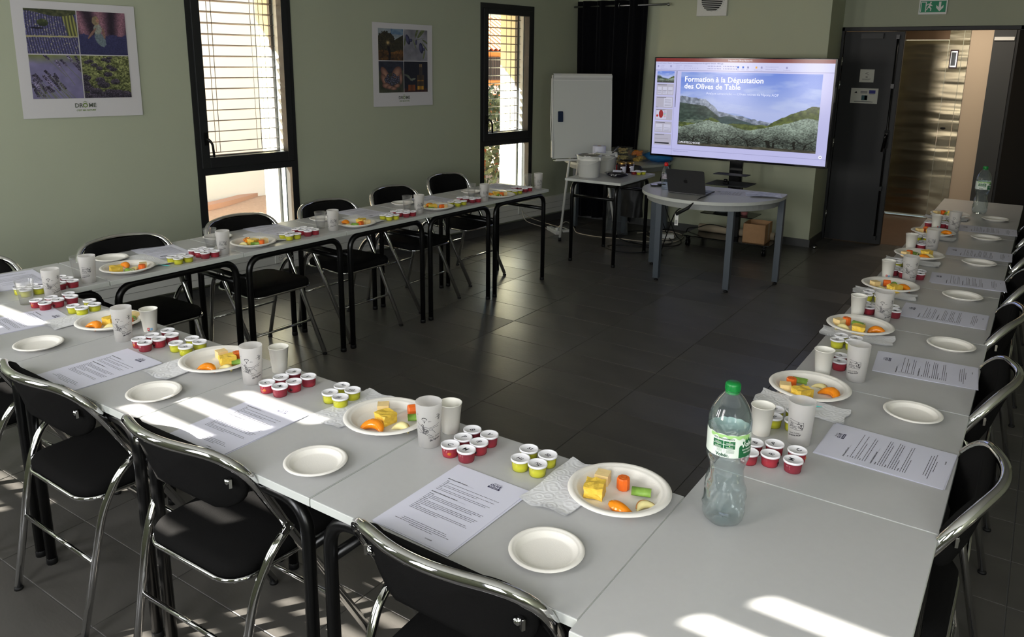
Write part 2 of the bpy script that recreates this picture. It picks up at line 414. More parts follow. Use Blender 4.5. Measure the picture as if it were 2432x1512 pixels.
for n, (s0, s1) in enumerate(WIN, 1):
    fr = B().at(WT)
    gl0, gl1 = s0+.095, s1-.083
    def ring(b, y0, y1, z0, z1, ty, tz0, tz1, x0, x1, ty1=None):
        ty1 = ty1 or ty
        b.rbox(x0, x1, y0, y0+ty, z0, z1, .003); b.rbox(x0, x1, y1-ty1, y1, z0, z1, .003)
        b.rbox(x0, x1, y0+ty, y1-ty1, z0, z0+tz0, .003); b.rbox(x0, x1, y0+ty, y1-ty1, z1-tz1, z1, .003)
    ring(fr, s0, s1, WZ0, WZ1, .055, .08, .06, -.075, .006)
    fr.rbox(-.075, .006, s0+.055, s1-.055, .875, .93, .003)
    win = struct('window_%d' % n, fr, m_alu)
    sa = B().at(WT); ring(sa, s0+.035, s1-.035, .925, 2.165, .06, .075, .05, -.05, .018, .05); sash = obj('sash', sa, m_alu, win, bevel=.002)
    b = B().at(WT); b.box(-.032, -.026, s0+.09, s1-.08, .99, 2.125); obj('pane', b, m_glass, sash)
    b = B().at(WT); b.box(-.032, -.026, s0+.05, s1-.05, .37, .885); obj('pane', b, m_glass, win)
    b = B().at(WT @ XY(.02, s0+.068, 1.135)); b.rbox(0, .012, -.014, .014, -.045, .045, .003)
    b.tube(bend([(.01, 0, .0), (.045, 0, .0), (.052, .022, -.03), (.05, .03, -.125)], .02), [.010]*8+[.009]*8 if False else .009, 8); obj('window_handle', b, m_blk, sash)
    b = B().at(WT); b.use(mat('rail_white', (.80, .82, .82), .5)).box(-.15, -.08, s1-.05-.012, s1-.055, WZ0+.05, WZ1-.03); b.use(m_slat).box(-.17, -.14, s1-.085, s1-.062, WZ0+.05, WZ1-.05)  # plain white strip next to a slat coloured strip
    obj('guide_rail', b, None, win)
    bl = thing('outdoor_blind', 'half open slatted metal blind outside the %s window' % ('wide left' if n == 1 else 'narrow right'), 'blind')
    blind_slats(WT, s0+.07, s1-.085, 1.02, 2.15, -.115, bl)
    b = B().at(WT); b.rbox(-.14, -.09, s0+.07, s1-.085, .985, 1.0, .003); obj('bottom_rail', b, m_slat, bl)
# windows in the wall behind the camera: frames and blinds that stripe the sunlight
for n, x in enumerate(FW, 3):
    b = B(); 
    for a0, a1 in ((x-.40, x-.325), (x+(.195 if n == 4 else .325), x+.40)): b.box(a0, a1, YF-.08, YF, .9, 2.2)  # one unseen right jamb is widened to shorten its sun stripes
    b.box(x-.325, x+.325, YF-.08, YF, .9, .98); b.box(x-.325, x+.325, YF-.08, YF, 2.115, 2.2)
    # arched lintel outside
    wn_ = struct('window_%d' % n, b, m_alu)
    bs = B().at(Matrix.Translation((0, YF, 0)) @ RZ(-PI/2) )
    bl = B(); bl.use(m_slat)
    z = 1.0+(.024 if n == 4 else 0)  # slats raised on that same window to place its sun stripes
    while z < 2.12:
        bl.add([(x-.325, YF-.205, z+.0), (x+.325, YF-.205, z+.0), (x+.325, YF-.125, z+.004), (x-.325, YF-.125, z+.004),
                (x-.325, YF-.205, z+.004), (x+.325, YF-.205, z+.004), (x+.325, YF-.125, z+.008), (x-.325, YF-.125, z+.008)],
               [(0, 3, 2, 1), (4, 5, 6, 7), (0, 1, 5, 4), (1, 2, 6, 5), (2, 3, 7, 6), (3, 0, 4, 7)], False); z += .0755
    obj('blind_slats', bl, None, wn_)

# ------------------------------------------------------------------ double door, lobby and lift
b = B(); b.box(-1.163, -1.138, YD-.02, YD+.06, 0, 2.03); b.box(-1.163, .315, YD-.02, YD+.06, 1.995, 2.03); b.box(.263, .31, YD-.02, YD+.06, 0, 2.03)
door = struct('door_1', b, m_door, bevel=.003)
b = B(); b.box(-1.135, -.62, YD-.012, YD+.03, .006, 1.99); leaf = obj('door_leaf', b, m_door, door, bevel=.003)
b = B(); b.box(-.985, -.795, YD-.045, YD-.012, 1.925, 1.972); obj('door_closer', b, mat('grey_door_closer', (.22, .22, .22), .5), leaf)
b = B(); b.tube([(-.672, YD-.035, .06), (-.672, YD-.035, 1.95)], .009, 8)
for z in (.07, .55, 1.5, 1.94): b.lathe_ = None; b.at(XY(-.672, YD-.03, z)).box(-.014, .014, -.018, .018, -.02, .02).at(Matrix())
obj('bolt_rod', b, m_blk, leaf)
b = B(); b.box(-.69, -.655, YD-.05, YD-.012, .93, 1.1); b.tube(bend([(-.672, YD-.04, 1.06), (-.672, YD-.09, 1.06), (-.69, YD-.09, .90)], .02), .01, 8); obj('door_handle', b, m_gloss, leaf)
for z in (.25, .95, 1.5, 1.72):
    b = B().at(XY(-1.137, YD-.02, z)); b.lathe([(.008, -.04), (.008, .04)], 8); obj('hinge', b, m_chrome, leaf)
# right leaf swung back into the room
b = B().at(Matrix.Translation((.275, YD-.03, 0)) @ RZ(R(-48))); b.box(0, .87, -.02, .02, .006, 1.99); obj('door_leaf', b, m_door, door)
# lobby
b = B(); b.box(-1.6, 1.6, YD+.07, 8.30, -.12, 0); struct('floor_lobby', b, m_lobfl)
b = B(); b.use(m_beige).box(-1.75, -1.6, YD+.14, 8.4, 0, 2.5).use(m_beige).box(-1.6, -.9, 8.30, 8.42, 0, 2.5).box(-.9, -.25, 8.30, 8.42, 2.18, 2.5).box(-.25, -.04, 8.24, 8.42, 0, 2.5)
b.use(m_dark).box(-.04, .16, 8.22, 8.42, 0, 2.5).use(m_door).box(.16, 1.6, 8.24, 8.42, 0, 2.5).use(m_beige).box(1.6, 1.75, YD+.14, 8.4, 0, 2.5)
struct('wall_lobby', b)
b = B(); b.box(-1.75, 1.75, YD+.14, 8.42, 2.5, 2.6); struct('ceiling_lobby', b, m_white)
lift = bpy.data.objects.new('door_2', None); COL.objects.link(lift); lift['kind'] = 'structure'; lift['label'] = 'brushed steel lift door seen through the open double doors'
b = B(); b.box(-.90, -.455, 8.27, 8.30, .02, 1.96); obj('lift_panel', b, m_steel, lift)
b = B(); b.box(-.448, -.315, 8.235, 8.30, .0, 2.2); obj('lift_jamb', b, m_steel, lift)
b = B(); b.box(-.310, -.252, 8.225, 8.30, .0, 2.2); obj('lift_jamb', b, m_steel, lift)
b = B(); b.box(-.92, -.448, 8.24, 8.30, 1.965, 2.2); obj('lift_header', b, mat('bronze_steel', (.42, .34, .27), .3, metal=1), lift)
b = B(); b.box(-.95, -.90, 8.235, 8.30, 0, 2.2); obj('lift_jamb', b, m_steel, lift)
b = B(); b.box(-.95, -.25, 8.19, 8.235, -.004, .006); obj('threshold', b, m_steel, lift)
b = B().use(mat('dark_red_frame', (.20, .09, .09), .3)).box(-.425, -.345, 8.225, 8.235, 1.66, 1.86); dp = obj('floor_display', b, None, lift)
b = B().use(m_chrome).box(-.415, -.355, 8.22, 8.225, 1.675, 1.845); obj('display_bezel', b, None, dp)
b = B().use(mat('display_glass', (.03, .05, .09), .1, coat=1)).box(-.407, -.363, 8.217, 8.22, 1.69, 1.83); obj('display_glass', b, None, dp)
b = B().at(XY(-.40, 8.235, 1.015) @ RX(PI/2)); b.use(m_black).lathe([(.026, 0), (.026, .008), (.02, .012), (0, .012)], 18, sy=.55); obj('call_button', b, None, lift)
b = B(); b.box(-.03, .15, 8.20, 8.22, 1.955, 1.99); tag(obj('wall_rail', b, m_wht), 'short white rail at the top of the dark lobby panel', 'rail')
ll = bpy.data.lights.new('lobby_lamp', 'AREA'); ll.size = .5; ll.energy = 10; ll.color = (1, .86, .70)
lo_ = bpy.data.objects.new('lobby_lamp', ll); COL.objects.link(lo_); lo_.location = (-.2, 7.35, 2.45)

# ------------------------------------------------------------------ outside, seen through the windows
def outp(x, y, z): return WT @ Vector((x, y, z))
b = B().at(WT); b.box(-30, -.42, -14, 22, -.5, -.35); tag(obj('gravel_yard', b, m_ground, kind='structure'), 'pale ochre ground outside the windows', 'ground')
b = B().at(WT @ XY(-5.4, 0, 0)); b.box(-.3, 0, -6, 2.2, -.4, 6.5); w = thing('neighbour_house', 'plain white rendered house wall filling the wide window', 'building')
obj('house_wall', b, m_ext, w)
# low curved terracotta wall and a tarpaulin roll
b = B().at(WT @ XY(-4.4, -1.3, -.35)); b.grid(lambda u, v: (1.4*math.sin(u*PI)*.5-1, -2.2+3.4*u, .05*v+.03*math.sin(u*PI)*v), 24, 4); b.grid(lambda u, v: (1.4*math.sin(u*PI)*.5-1-.2*v, -2.2+3.4*u, .05+.03*math.sin(u*PI)), 24, 1)
tag(obj('garden_wall', b, mat('pale_terracotta', (.80, .62, .52), .9)), 'low curved terracotta garden wall outside the wide window', 'wall')
oh = thing('ochre_house', 'ochre house with terracotta tile roof outside the narrow window', 'building')
T = XY(-17.0, 22.6, 0) @ RZ(R(64.5))
b = B().at(T); b.use(m_ochre).box(-3.6, 3.6, 0, .4, .75, 2.0).use(m_ext).box(-3.6, 3.6, -.02, .4, -.6, .75); obj('house_wall', b, None, oh)
for k in range(36):
    x = -3.5+k*.20
    b = B().at(T); b.use(m_terra)
    b.grid(lambda u, v, x=x: (x+.09*math.cos(PI*u), -.5+3.2*v, 2.0+1.35*v+.09*math.sin(PI*u)), 8, 10); obj('roof_tile', b, None, oh)
b = B().at(T); b.use(mat('roof_gap', (.55, .30, .22), .9)).add([(-3.7, -.45, 1.99), (3.7, -.45, 1.99), (3.7, 2.7, 3.34), (-3.7, 2.7, 3.34)], [(0, 1, 2, 3)]); obj('roof_bed', b, None, oh)
for wx in (-1.5, .25, 2.0):
    b = B().at(T); b.use(m_slat).box(wx-.30, wx+.30, -.06, 0, .95, 1.80); f_ = obj('window', b, None, oh)
    b = B().at(T); b.use(m_dark).box(wx-.25, wx+.25, -.08, -.06, 1.0, 1.75); obj('pane', b, None, f_)
    b = B().at(T); 
    for k in range(6): b.box(wx-.27+k*.105, wx-.255+k*.105, -.12, -.1, .95, 1.80)
    obj('window_bars', b, m_slat, f_)
b = B().at(T)
for k in range(46): b.box(-3.5+k*.15, -3.42+k*.15, -1.2, -1.17, -.30, .42)
b.box(-3.6, 3.6, -1.22, -1.15, .42, .49); fo = obj('balcony_railing', b, m_terra); tag(fo, 'wooden railing in front of the ochre house', 'railing'); 
def shrub(name, label, cx, cy, rad, h, n):
    b = B(); 
    for k in range(n):
        a = random.uniform(0, 2*PI); r = rad*math.sqrt(random.random()); z = random.uniform(.1, 1)
        p = WT @ Vector((cx+r*math.cos(a)*(1.1-z*.5), cy+r*math.sin(a)*(1.1-z*.5), -.35+h*z)); s = random.uniform(.03, .07)
        d1 = Vector([random.uniform(-1, 1) for _ in range(3)]).normalized()*s; d2 = Vector([random.uniform(-1, 1) for _ in range(3)]).normalized()*s*.6
        b.add([p-d1, p+d2, p+d1, p-d2], [(0, 1, 2, 3)], False)
    t = thing(name, label, 'shrub'); l = obj('foliage', b, m_leafg, t); l['kind'] = 'stuff'
    b = B().at(WT); b.tube([(cx, cy, -.35), (cx+.05, cy+.02, -.35+h*.8)], .03, 6); obj('stem', b, m_terra, t)
shrub('garden_shrub', 'grey green shrub just outside the narrow window', -3.0, 2.3, .9, 1.5, 2600)
shrub('garden_shrub', 'second grey green shrub standing behind the first one outside', -4.4, 4.1, .9, 1.6, 1800)

# ------------------------------------------------------------------ school tables
def make_table(name, label, L, group, Wd=.50, ins=.035, iny=.022):
    """long side along x; base at the centre of the footprint"""
    t = thing(name, label, 'table', group=group)
    b = B(); b.use(m_top).box(-L/2+.001, L/2-.001, -Wd/2+.001, Wd/2-.001, H-.002, H); b.use(m_edge).rbox(-L/2, L/2, -Wd/2, Wd/2, H-.023, H-.0012, .0015)
    obj('tabletop', b, None, t)
    for s in (-1, 1):
        y = s*(Wd/2-iny)
        b = B(); b.tube(bend([(-L/2+ins, y, .004), (-L/2+ins, y, H-.040), (L/2-ins, y, H-.040), (L/2-ins, y, .004)], .085, 8), .0165, 12)
        obj('leg_frame', b, m_blk, t)
    for s in (-1, 1):
        b = B(); b.tube([(s*(L/2-ins), -Wd/2+iny+.01, .575), (s*(L/2-ins), Wd/2-iny-.01, .575)], .0135, 10); obj('crossbar', b, m_blk, t)
        for q in (-1, 1):
            b = B().at(XY(s*(L/2-ins), q*(Wd/2-iny), 0)); b.lathe([(.0175, 0), (.0175, .02), (.0165, .022)], 10); obj('foot_cap', b, m_black, t)
    return t
ordn = ('first', 'second', 'third', 'fourth', 'fifth', 'sixth', 'seventh', 'eighth')
LN = .6957
tN = make_table('school_table', 'x', LN-.004, 'grey school tables of the near row')
names_n = ('rightmost table of the near row, butting the bare corner table', 'second table from the right in the near row, sunlit sheet on it', 'third table from the right in the near row', 'leftmost table of the near row, with a clear tumbler on it')
for k in range(4):
    t = tN if k == 0 else dup(tN, (0, 0, 0)); t.location = (-LN*(k+.5), -.418, 0); t['label'] = 'grey ' + names_n[k]
LRr = .702
tR = make_table('school_table', 'x', LRr-.004, 'grey school tables of the right row')
for k in range(8):
    t = tR if k == 0 else dup(tR, (0, 0, 0)); t.rotation_euler = (0, 0, PI/2); t.location = (.249, LRr*(k-.5), 0)
    t['label'] = ('bare grey corner table carrying only the big near water bottle' if k == 0 else
                  'farthest grey table of the right row, by the doors' if k == 7 else 'grey table, %s beyond the bare corner table in the right row' % ordn[k-1])
LL = .6795; phi = R(-3.2)
tL = make_table('school_table', 'x', LL-.004, 'grey school tables of the window row')
for k in range(6):
    yc = .055+LL*(k-.5); xf = -2.765+.0575*(yc-.055)
    t = tL if k == 0 else dup(tL, (0, 0, 0)); t.rotation_euler = (0, 0, PI/2+phi); t.location = (xf-.25, yc, .0)
    t['label'] = ('farthest grey table of the window row, beside the white flip chart' if k == 5 else 'leftmost grey table of the window row, touching the near row' if k == 0
                  else 'grey table, %s from the left in the window row' % ordn[k])
tB = make_table('school_table', 'grey school table carrying two white buckets and jars', .71, None, .52, .035, .055); tB.location = (-2.525, 4.40, 0); tB.rotation_euler = (0, 0, PI/2+R(1))
if 'group' in tB: del tB['group']

# ------------------------------------------------------------------ folding chairs
def make_chair():
    """faces +x; base between its feet"""
    t = thing('folding_chair', 'x', 'chair')
    hw = .225
    # front frame: feet forward, runs up and back and carries the backrest arch
    side = lambda s: [(.235, s*.215, .012), (.02, s*.222, .40), (-.15, s*.232, .60)]
    P = side(-1)+[(-.225, -.238, .70), (-.235, -.20, .775)]+[(-.243, 0, .785)]+[(-.235, .20, .775), (-.225, .238, .70)]+side(1)[::-1]
    P = [(.235, -.215, .012), (-.19, -.236, .742), (-.21, -.222, .782), (-.285, 0, .797), (-.21, .222, .782), (-.19, .236, .742), (.235, .215, .012)]
    P = [(.235, -.215, .012), (-.205, -.240, .780), (-.285, 0, .800), (-.205, .240, .780), (.235, .215, .012)]
    b = B(); b.tube(bend(P, .11, 9), .0132, 12); obj('front_frame', b, m_chrome, t)
    # rear legs, pinned to the front frame below the backrest
    for s in (-1, 1):
        P = bend([(-.062, s*.242, .545), (-.125, s*.240, .50), (-.175, s*.226, .40), (-.262, s*.208, .012)], .05, 5)
        b = B(); b.tube(P, .0115, 12); leg = obj('rear_leg', b, m_chrome, t)
        b = B().at(XY(-.068, s*.246, .54) @ RX(PI/2)); b.lathe([(0, -.008), (.007, -.007), (.007, .007), (0, .008)], 10); obj('pivot_bolt', b, m_chrome, leg)
    for x, z in ((-.2, .24),):
        b = B(); b.tube([(x-.010, -.214, z), (x-.010, .214, z)], .007, 8); obj('rear_rung', b, m_chrome, t)
    b = B(); b.tube([(.125, -.216, .19), (.125, .216, .19)], .007, 8); obj('front_rung', b, m_chrome, t)
    # seat pan rim and padded seat
    def outline(f, d, w, n=10, r=.07):
        o = []
        for cx, cy, a0 in ((f-r, w-r, 0), (d+r, w-r-.012, 90), (d+r, -w+r+.012, 180), (f-r, -w+r, 270)):
            for k in range(n+1): a = R(a0+90*k/n); o.append((cx+r*math.cos(a), cy+r*math.sin(a)))
        return o
    O = outline(.185, -.205, .200); n = len(O)
    b = B(); b.tube([(x, y, .422) for x, y in O], .0075, 6, closed=True); obj('seat_rim', b, m_chrome, t)
    vs = []; fs = []; L = [(.97, .424), (1.0, .432), (1.0, .448), (.965, .460), (.85, .467), (.5, .470), (.0, .471)]
    for k, (s, z) in enumerate(L[:-1]):
        vs += [(-.01+(x+.01)*s, y*s, z) for x, y in O]
    vs.append((-.01, 0, L[-1][1])); vs.append((-.01, 0, .424))
    for k in range(len(L)-2):
        for i in range(n): fs.append((k*n+i, k*n+(i+1) % n, (k+1)*n+(i+1) % n, (k+1)*n+i))
    k = len(L)-2
    for i in range(n): fs.append((k*n+i, k*n+(i+1) % n, len(vs)-2)); fs.append(((i+1) % n, i, len(vs)-1))
    b = B(); b.add(vs, fs, True); obj('seat', b, m_fab, t)
    # backrest pad, curved across and hung inside the arch
    O = []
    hwp, z0, z1 = .208, .610, .792
    for cy, cz, a0, r in ((hwp-.08, z1-.08, 0, .08), (-hwp+.08, z1-.08, 90, .08), (-hwp+.085, z0+.085, 180, .085), (hwp-.085, z0+.085, 270, .085)):
        for k in range(9): a = R(a0+90*k/8); O.append((cy+r*math.cos(a), cz+r*math.sin(a)))
    n = len(O); cz = (z0+z1)/2
    sx = lambda y, z: -.262+.072*(y/.22)**2-.055*(z-z1)/.18
    vs = []; fs = []
    L = [(1.0, 0), (1.0, .010), (.95, .021), (.80, .027), (.45, .028)]; Bk = [(.97, -.005), (.6, -.006)]
    rings = [(s, d) for s, d in Bk[::-1]]+L
    for s, d in rings:
        for y, z in O: yy, zz = y*s, cz+(z-cz)*s; vs.append((sx(yy, zz)+d, yy, zz))
    vs.append((sx(0, cz)+.028, 0, cz)); vs.append((sx(0, cz)-.006, 0, cz))
    for k in range(len(rings)-1):
        for i in range(n): fs.append((k*n+i, k*n+(i+1) % n, (k+1)*n+(i+1) % n, (k+1)*n+i))
    k = len(rings)-1
    for i in range(n): fs.append((k*n+i, k*n+(i+1) % n, len(vs)-2)); fs.append(((i+1) % n, i, len(vs)-1))
    b = B(); b.add(vs, fs, True); pad = obj('backrest', b, m_fab, t)
    for s in (-1, 1):
        b = B(); b.at(XY(-.186, s*.185, .705) @ RZ(s*.5)).rbox(-.009, -.002, -.020, .016, -.012, .012, .001)
        b.at(XY(-.197, s*.182, .705) @ RY(-PI/2)).lathe([(.009, 0), (.008, .004), (0, .006)], 10); obj('screw_bracket', b, m_chrome, pad)
    for s in (-1, 1):
        for x, y in ((.235, .215), (-.262, .208)):
            b = B().at(XY(x, s*y, 0)); b.lathe([(.0140, 0), (.0140, .006), (.0128, .009)], 10); obj('foot_cap', b, m_black, t)
    return t
ch = make_chair(); used = False
def chair(x, y, rz, label, group):
    global used
    if not used: c = ch; used = True
    else: c = dup(ch, (0, 0, 0))
    c.location = (x, y, 0); c.rotation_euler = (0, 0, rz); c['label'] = label; c['group'] = group
for k, (x, dy, a) in enumerate(((-.285, 0, 0), (-1.125, 0, 1), (-1.785, -.005, -1), (-2.50, .0, 2))):
    chair(x, -.515+dy, PI/2+R(a), ('black folding chair at the front, rightmost of the near row', 'black folding chair with sun stripes on its seat, near row', 'black folding chair left of the sun striped chair, near row', 'black folding chair cut off at the left edge of the near row')[k], 'folding chairs along the near row')
for k, (y, x, a) in enumerate(((-.34, -3.14, -4), (.36, -3.02, -3), (1.06, -3.01, -2), (1.71, -2.995, -3), (2.40, -3.05, 0), (3.14, -3.16, -3))):
    chair(x, y, R(a), 'black folding chair facing us, %s from the left along the window row' % ordn[k], 'folding chairs along the window row')
for k, (y, x, a) in enumerate(((.22, .335, 0), (.93, .335, 1), (1.66, .33, -1), (2.32, .36, 0), (3.0, .36, 0), (3.7, .36, 1))):
    chair(x, y, PI+R(a), 'black folding chair, %s from the front along the right row' % ordn[k], 'folding chairs along the right row')

